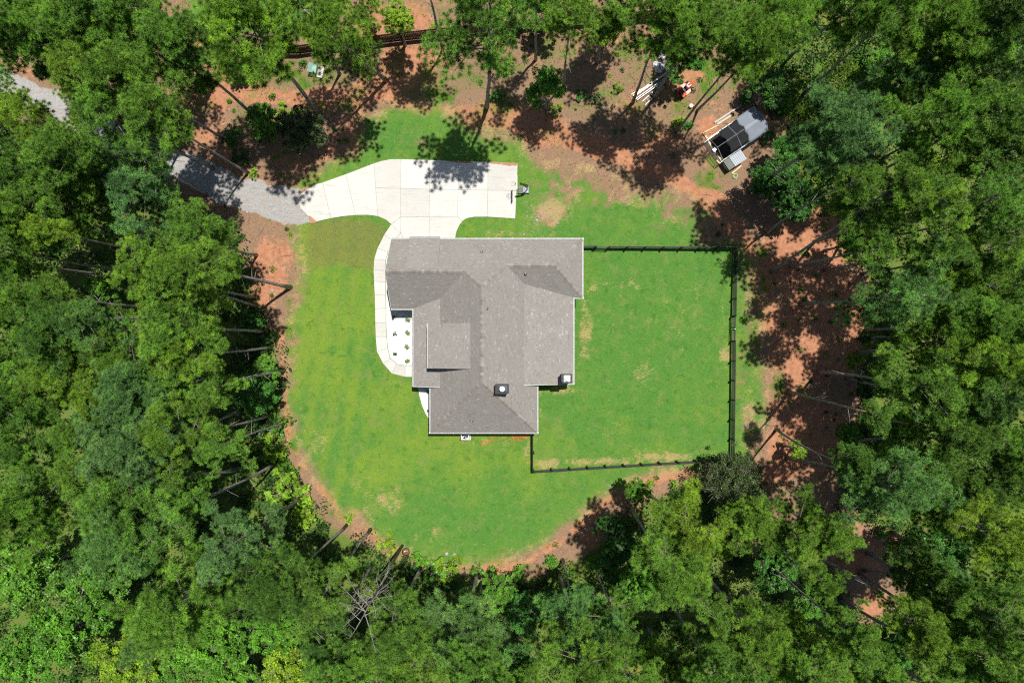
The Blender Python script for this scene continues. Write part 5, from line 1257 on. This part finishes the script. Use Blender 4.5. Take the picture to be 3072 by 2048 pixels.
# ------------------------------------------------------------------ leafy trees and saplings
BR = [
 (1193, 62, 52, 'Y', 6.0, 'tall bright green sapling against the privacy fence', (1215, 135)), (1811, 80, 62, 'Y', 7.5, 'tall yellow green tree at the end of the privacy fence', (1790, 190)), (1637, 250, 68, 'L', 5.0, 'sparse young tree with pale stems above the clay', (1640, 330)),
 (900, 385, 76, 'O', 2.6, 'wide olive green bush beside the driveway grass', None), (790, 365, 56, 'L', 3.2, 'leafy sapling cluster at the foot of a leaning pine', None), (703, 205, 34, 'D', 2.2, 'small round dark tree on the top grass', None),
 (2055, 185, 62, 'G', 4.5, 'leafy tree shading the wrapped heaps and tractor', None), (2035, 150, 40, 'L', 3.5, 'bright leafy shrub tree partly over the wrapped heaps', None),
 (2195, 1440, 108, 'O', 4.6, 'round dark olive tree over the yard fence corner', None), (1910, 1457, 40, 'L', 4.5, 'bright small tree between lawn edge and pine trunks', (1885, 1505)),
 (1858, 1630, 86, 'D', 5.5, 'dark leafy tree casting shade on the lower lawn clay', None), (1910, 1755, 66, 'L', 5.0, 'bright leafy tree beneath the big pines, lower wood', None), (2160, 1650, 40, 'Y', 5.0, 'yellow green tree peeping out behind the big lower pine', None),
 (2310, 275, 66, 'D', 3.6, 'dark leafy tree behind the tarp end of the run', None), (2330, 560, 80, 'D', 4.5, 'dark leafy tree beside the bluish pine trunk', None), (2400, 600, 66, 'G', 4.0, 'leafy tree at the clay corner below the blue ring', None), (2350, 470, 60, 'G', 4.0, 'leafy tree between the coop and the bluish pine', None),
 (90, 1715, 118, 'L', 9.5, 'broad leafy tree at the lower left edge', None), (285, 1745, 112, 'L', 9.5, 'broad leafy tree with white twigs, lower left wood', None), (215, 1890, 118, 'L', 9.0, 'broad leafy tree just above the bottom left corner', None), (90, 1960, 110, 'L', 9.0, 'broad leafy tree in the bottom left corner', None),
 (395, 1975, 108, 'Y', 8.5, 'leftmost yellow green leafy tree along the bottom edge', None), (655, 1930, 104, 'L', 8.0, 'bright leafy tree left of the dark round pine, bottom wood', None), (690, 2030, 84, 'L', 7.5, 'bright leafy tree on the bottom edge below its twin', None), (825, 1880, 84, 'L', 7.5, 'bright leafy tree between two pines, bottom wood', None),
 (880, 2015, 96, 'Y', 8.0, 'yellow green leafy tree on the bottom edge below dark pines', None), (350, 1710, 66, 'L', 8.0, 'leafy tree squeezed between pine and twin broad trees', None), (540, 1985, 80, 'L', 8, 'leafy tree in the gap along the bottom edge', None),
 (2826, 1672, 88, 'G', 7.5, 'leafy tree filling the gap between lower right pines', None), (2652, 1950, 76, 'G', 6.0, 'pale leafy tree beside the longest bare trunk', None), (2330, 1700, 78, 'G', 6.0, 'leafy tree in dark gap of the lower wood', None), (2450, 1800, 60, 'L', 6.0, 'leafy tree right of the yellowish pine', None),
 (345, 985, 62, 'G', 6.0, 'dark glossy leafy tree in the gap of the left wood', None), (760, 1180, 66, 'G', 4.0, 'leafy tree at the left lawn edge near level trunk', None), (800, 1110, 44, 'L', 3.0, 'smaller leafy tree above its twin at left lawn edge', None),
 (70, 1090, 56, 'G', 6.0, 'leafy tree at the left edge below dark gap', None), (310, 860, 54, 'L', 5, 'leafy tree lit between level trunks, left wood', None), (170, 740, 50, 'G', 5, 'leafy tree under the long level trunks, left wood', None), (210, 655, 44, 'Y', 5, 'yellow green tree peeping from the left understory', None),
 (2790, 525, 70, 'Y', 3.5, 'yellow green bush patch sunlit in the right wood', None), (2740, 430, 56, 'G', 5.0, 'dark leafy tree among right wood pines', None), (3000, 150, 60, 'G', 6.0, 'leafy tree in the upper right corner shade', None), (2640, 190, 60, 'L', 2.5, 'sunlit weedy bush in the upper right opening', None),
 (2550, 730, 48, 'L', 5.0, 'bright leafy tree fringing the clay opening', None), (2700, 1010, 40, 'Y', 5.0, 'yellow green sapling in the gap below the bluish pine', None), (2560, 1080, 30, 'Y', 3.0, 'yellow sapling at the edge of dappled clay', None), (2395, 1352, 32, 'Y', 3.0, 'yellow sapling by the lower trail bend', None),
 (2700, 1275, 46, 'L', 5, 'bright leafy tree under right wood pines', None), (2600, 1160, 40, 'D', 3, 'dark bush below the level pine trunk', None), (3010, 560, 54, 'G', 6, 'leafy tree on the right edge between pines', None), (1590, 1830, 66, 'G', 5, 'dark leafy tree between the two bottom lawn pines', None), (1500, 1775, 56, 'L', 3.5, 'leafy tree just below the lawn tip', None),
 (1560, 1975, 60, 'G', 6, 'leafy tree in dark gap along the bottom edge', None), (2545, 1300, 40, 'L', 4, 'leafy sapling tree where the trail meets wood', None), (1640, 20, 60, 'G', 5, 'dark leafy tree behind the privacy fence', None), (1540, 10, 50, 'L', 4, 'light leafy tree behind the privacy fence', None), (560, 190, 50, 'G', 4, 'dark leafy tree at the top track under pines', None), (310, 30, 50, 'L', 8, 'bright leafy tree among top left pines', None)]
for cx, cy, r, tn, zc, lab, bs in BR:
    if 'round dark olive' in lab: broad(cx, cy, r, tn, zc, lab, 0, bs, set_=[OLIVE])
    else: broad(cx, cy, r, tn, zc, lab, None, bs)

# small shrubs
SH = [(1181, 953.6, 7.5, 'D', 'dark small shrub at the top of the front gravel bed'), (1184, 1001, 7, 'D', 'dark small shrub at the middle of the front gravel bed'), (1186, 1062, 7, 'D', 'dark small shrub at the bottom of the front gravel bed'),
 (1224, 958.6, 9, 'V', 'first pale variegated shrub by the porch wall, nearest the garage'), (1223, 998.6, 9, 'V', 'second pale variegated shrub by the porch wall'), (1222, 1040, 9, 'V', 'third pale variegated shrub by the porch wall'), (1223.5, 1083, 9, 'V', 'last pale variegated shrub by the porch wall'),
 (1287, 1177, 7, 'D', 'dark shrub at the upper end of the narrow gravel wedge'), (1288, 1230, 7, 'D', 'dark shrub at the lower end of the narrow gravel wedge'),
 (884, 1448, 70, 'Y', 'large bright shrub mass at the left lawn bend'), (914, 1535, 48, 'Y', 'bright shrub just below the large bright mass'), (862, 1400, 30, 'L', 'shrub above the large bright mass'), (1051, 1555, 18, 'Y', 'small bright shrub alone on the clay edge'), (1172, 1627, 32, 'Y', 'bright shrub left of the fire bowl'),
 (1264, 1673, 28, 'L', 'shrub right of the fire bowl'), (1295, 1712, 36, 'L', 'shrub below the pale rocks'), (1355, 1700, 42, 'Y', 'yellow green shrub beside the pale rocks'), (1430, 1700, 24, 'L', 'shrub at the foot of the upright lower pine'), (1481, 1740, 44, 'L', 'wide shrub under the lawn tip'), (1658, 1679, 28, 'L', 'shrub beside the short pale trunk'), (1550, 1715, 34, 'L', 'shrub between lawn tip and dark leafy tree'),
 (1661, 333, 22, 'Y', 'bright round shrub under the sparse young tree'), (1491, 294, 26, 'G', 'dense shrub beside the upright pine trunk'), (1852, 272, 18, 'Y', 'bright shrub on straw near the ladders'), (1785, 301, 18, 'D', 'dark shrub on straw between pines'), (2036, 368, 22, 'Y', 'bright shrub at the diagonal trunk near the run'), (2062, 380, 18, 'G', 'shrub just right of the bright one by the trunk'), (1745, 285, 20, 'G', 'low shrub in dappled shade on straw'),
 (765, 520, 18, 'Y', 'bright shrub at the gravel track corner'), (790, 400, 30, 'Y', 'yellowish shrub by the olive bush'), (705, 420, 34, 'G', 'grey green shrub beneath the thin dark trunk'), (850, 340, 26, 'Y', 'yellowish shrub above the olive bush'), (725, 470, 30, 'D', 'dark shrub in shade above the gravel track'), (820, 290, 12, 'L', 'tiny shrub on the top clay track'), (690, 305, 10, 'L', 'tiny shrub left on the top clay track'),
 (912, 192, 14, 'G', 'small dark shrub beside the utility box'), (955, 335, 12, 'Y', 'tiny bright shrub at the straight pine foot'), (1120, 90, 24, 'Y', 'yellowish shrub behind the privacy fence'), (1310, 90, 24, 'Y', 'low weedy shrub along the privacy fence'), (1780, 1690, 30, 'L', 'shrub by the lower notch clay'), (1945, 1450, 16, 'Y', 'small bright shrub right of the bright small tree'),
 (2020, 1452, 16, 'Y', 'small shrub in front of the round olive tree'), (800, 1200, 44, 'G', 'shrub at the left lawn edge'), (828, 1345, 50, 'Y', 'bright shrub at the left lawn edge below a curved trunk'), (790, 1280, 44, 'D', 'dark shrub behind the left lawn edge'), (838, 1280, 26, 'L', 'small bright shrub near the left clay edge'), (800, 1020, 40, 'D', 'dark shrub by the level grey trunk'), (770, 960, 36, 'G', 'shrub below the bent trunk on clay'),
 (2290, 410, 26, 'G', 'shrub touching the tarp side of the run'), (2340, 330, 30, 'L', 'shrub by the black cart frame'), (2230, 300, 30, 'D', 'dark shrub behind the tarp'), (2440, 300, 20, 'L', 'weedy shrub by the drain pipe'), (2400, 640, 30, 'D', 'dark shrub at the top of the clay opening'), (2640, 1600, 20, 'L', 'small shrub in the lower clay gap'), (2635, 1775, 16, 'L', 'tiny shrub at the bottom of the lower clay gap')]
for cx, cy, r, tn, lab in SH: shrub(cx, cy, r, tn, lab)

# dead tree with bare grey limbs
def dead_tree():
    B = P(1207, 1636); top = P(1081, 1862, 20.5); r = empty('dead_tree', B); tag(r, 'bare dead grey tree among the lower pines', 'dead tree')
    d = top - B; link('trunk', MB().tube([Vector((0, 0, -.1)), d * .4, d * .8, d * 1.02], [.15, .11, .06, .015], 8).mesh('trunk', M['dead_wood'], True), r)
    g = random.Random(4); br = MB()
    for k in range(26):
        t = g.uniform(.62, 1.0); p = d * t; a = g.uniform(0, 6.28); ln = g.uniform(1.6, 3.2) * (1.25 - t * .45); u = Vector((math.cos(a), math.sin(a), g.uniform(.05, .5)))
        q = p + u * ln * .5 + Vector((0, 0, g.uniform(-.1, .2))); e = p + u * ln + Vector((g.uniform(-.4, .4), g.uniform(-.4, .4), g.uniform(-.2, .5)))
        br.tube([p, q, e], [.032, .02, .008], 5, cap=False)
        for _ in range(4):
            s = p.lerp(e, g.uniform(.4, .95)); br.tube([s, s + Vector((g.uniform(-.6, .6), g.uniform(-.6, .6), g.uniform(0, .35)))], [.011, .005], 4, cap=False)
    br.build('branches', M['dead_wood'], r)
dead_tree()

# ------------------------------------------------------------------ undergrowth of the wood floor (uncountable)
def undergrowth():
    g = np.random.default_rng(77); n = 10500; X = g.uniform(-330, 3400, n); Y = g.uniform(-300, 2350, n)
    s = sdist(X, Y, CLEARING); keep = (s < 14 - 46 * g.random(n)) & (road_w(X, Y) < -18) 
    X, Y = X[keep], Y[keep]; n1 = len(X)
    X2 = g.uniform(520, 2700, 5200); Y2 = g.uniform(20, 1720, 5200); s2 = sdist(X2, Y2, LAWN); k2 = (s2 < -22) & (sdist(X2, Y2, CLEARING) > 0) & (road_w(X2, Y2) < -14) & (ldist(X2, Y2, TRAIL) > 26) & (g.random(5200) < .04 + .6 * vnoise(X2, Y2, 60, 33) ** 4)
    X = np.concatenate([X, X2[k2]]); Y = np.concatenate([Y, Y2[k2]]); n = len(X); wx = (X - 1536) / K; wy = (1024 - Y) / K
    size = np.where(np.arange(n) < n1, g.uniform(.45, 1.25, n), g.uniform(.12, .42, n)); hgt = size * g.uniform(.7, 2.2, n) * np.where(np.arange(n) < n1, 1, .55); cn = vnoise(X, Y, 120, 32)
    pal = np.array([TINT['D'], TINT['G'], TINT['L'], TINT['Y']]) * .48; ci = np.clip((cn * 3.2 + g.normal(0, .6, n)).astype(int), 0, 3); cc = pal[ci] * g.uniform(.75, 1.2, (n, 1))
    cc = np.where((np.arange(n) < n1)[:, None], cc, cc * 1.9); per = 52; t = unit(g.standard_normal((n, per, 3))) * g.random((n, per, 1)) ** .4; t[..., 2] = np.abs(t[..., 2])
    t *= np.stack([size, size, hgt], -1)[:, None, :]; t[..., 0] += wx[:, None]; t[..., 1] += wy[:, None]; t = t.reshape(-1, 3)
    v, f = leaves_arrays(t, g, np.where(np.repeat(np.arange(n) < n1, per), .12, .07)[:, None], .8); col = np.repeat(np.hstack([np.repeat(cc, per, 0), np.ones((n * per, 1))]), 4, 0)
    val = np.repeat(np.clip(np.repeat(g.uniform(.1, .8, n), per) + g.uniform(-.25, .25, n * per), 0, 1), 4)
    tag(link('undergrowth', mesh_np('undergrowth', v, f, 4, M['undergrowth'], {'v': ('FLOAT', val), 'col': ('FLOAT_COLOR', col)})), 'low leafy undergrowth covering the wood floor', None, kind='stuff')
undergrowth()

# ------------------------------------------------------------------ grass blades and weeds
def grass():
    g = np.random.default_rng(99); n = 480000; X = g.uniform(0, 3072, n); Y = g.uniform(0, 2048, n)
    pre = (sdist(X, Y, LAWN) > -400) | (Y < 700)
    X, Y = X[pre], Y[pre]; n = len(X)
    Fq = fields(X, Y); nz = vnoise(X, Y, 9, 41); pr = np.maximum(Fq['lawn'] ** 1.5 * .5, np.clip(Fq['weed'] * 1.1 - .25 + (nz - .5) * .8, 0, 1) * .75) * (1 - .6 * Fq['fleck']) * (1 - Fq['gravel'])
    for poly in DRIVE: pr = np.where(sdist(X, Y, poly) > -1.0, 0, pr)
    for i in range(len(OUT) - 1): pr = np.where(sdist(X, Y, [OUT[i], INN[i], INN[i + 1], OUT[i + 1]]) > -1, 0, pr)
    for poly in (BED1, BED2, [(1180, 722), (1180, 736), (1209, 736), (1209, 714), (1202, 700)]): pr = np.where(sdist(X, Y, poly) > -1, 0, pr)
    wx = (X - 1536) / K; wy = (1024 - Y) / K
    inhouse = ((wx > -11) & (wx < 6.2) & (wy > 3.2) & (wy < 9.2)) | ((wx > -8.9) & (wx < 5.4) & (wy > -3.9) & (wy < 4)) | ((wx > -7.3) & (wx < 2.1) & (wy > -8.1) & (wy < -3))
    keep = (g.random(n) < pr) & ~inhouse
    X, Y, wx, wy = X[keep], Y[keep], wx[keep], wy[keep]; n = len(X); L = {k: a[keep] for k, a in Fq.items()}
    tall = np.where(L['lawn'] > .45, g.uniform(.04, .075, n), g.uniform(.08, .22, n)); a = g.uniform(0, 6.28, n); w = np.where(L['lawn'] > .45, .018, .035)
    lean = g.standard_normal((n, 2)) * (tall * .6)[:, None]
    b = np.stack([wx, wy, np.full(n, -.03)], -1); sd = np.stack([np.cos(a) * w, np.sin(a) * w, np.zeros(n)], -1); tip = b + np.stack([lean[:, 0], lean[:, 1], tall + .02], -1)
    v = np.stack([b - sd, b + sd, tip], 1).reshape(-1, 3)
    h = L['hue'][:, None]; c = np.array([.088, .20, .028]) * (1 - h) + np.array([.15, .235, .03]) * h
    c = np.where((L['sod'] > .5)[:, None] & (g.random(n) < .7)[:, None], np.array([.16, .15, .045]), c)
    c = np.where((g.random(n) < L['fleck'] * .8)[:, None], np.array([.38, .29, .13]), c) * g.uniform(.65, 1.3, (n, 1))
    c = np.where((L['lawn'] < .45)[:, None], c * np.array([1.15, .9, .9]), c)
    col = np.repeat(np.hstack([c, np.ones((n, 1))]), 3, 0); val = np.repeat(g.uniform(.25, .7, n), 3)
    tag(link('grass', mesh_np('grass', v, np.arange(n * 3, dtype=np.int32).reshape(-1, 3), 3, M['blades'], {'v': ('FLOAT', val), 'col': ('FLOAT_COLOR', col)})), 'mown grass blades and weeds round the house', None, kind='stuff')
grass()

# ------------------------------------------------------------------ fallen sticks and cones on the bare ground
def sticks():
    g = random.Random(8); mb = MB(); n = 0
    while n < 420:
        x, y = g.uniform(500, 2700), g.uniform(60, 1750)
        X, Y = np.array([x]), np.array([y])
        if sdist(X, Y, LAWN)[0] > -25 or sdist(X, Y, CLEARING)[0] < 0 or road_w(X, Y)[0] > -20: continue
        p = P(x, y, .0); a = g.uniform(0, 6.28); l = g.uniform(.25, 1.1); d = Vector((math.cos(a), math.sin(a), 0)); b = Vector((-d.y, d.x, 0)) * g.uniform(-.12, .12)
        mb.tube([p, p + d * l * .5 + b + Vector((0, 0, .03)), p + d * l], [.022, .018, .008], 4, cap=False); n += 1
    tag(mb.build('fallen_sticks', M['twig']), 'fallen twigs littering the clay and straw', None, kind='stuff')
sticks()
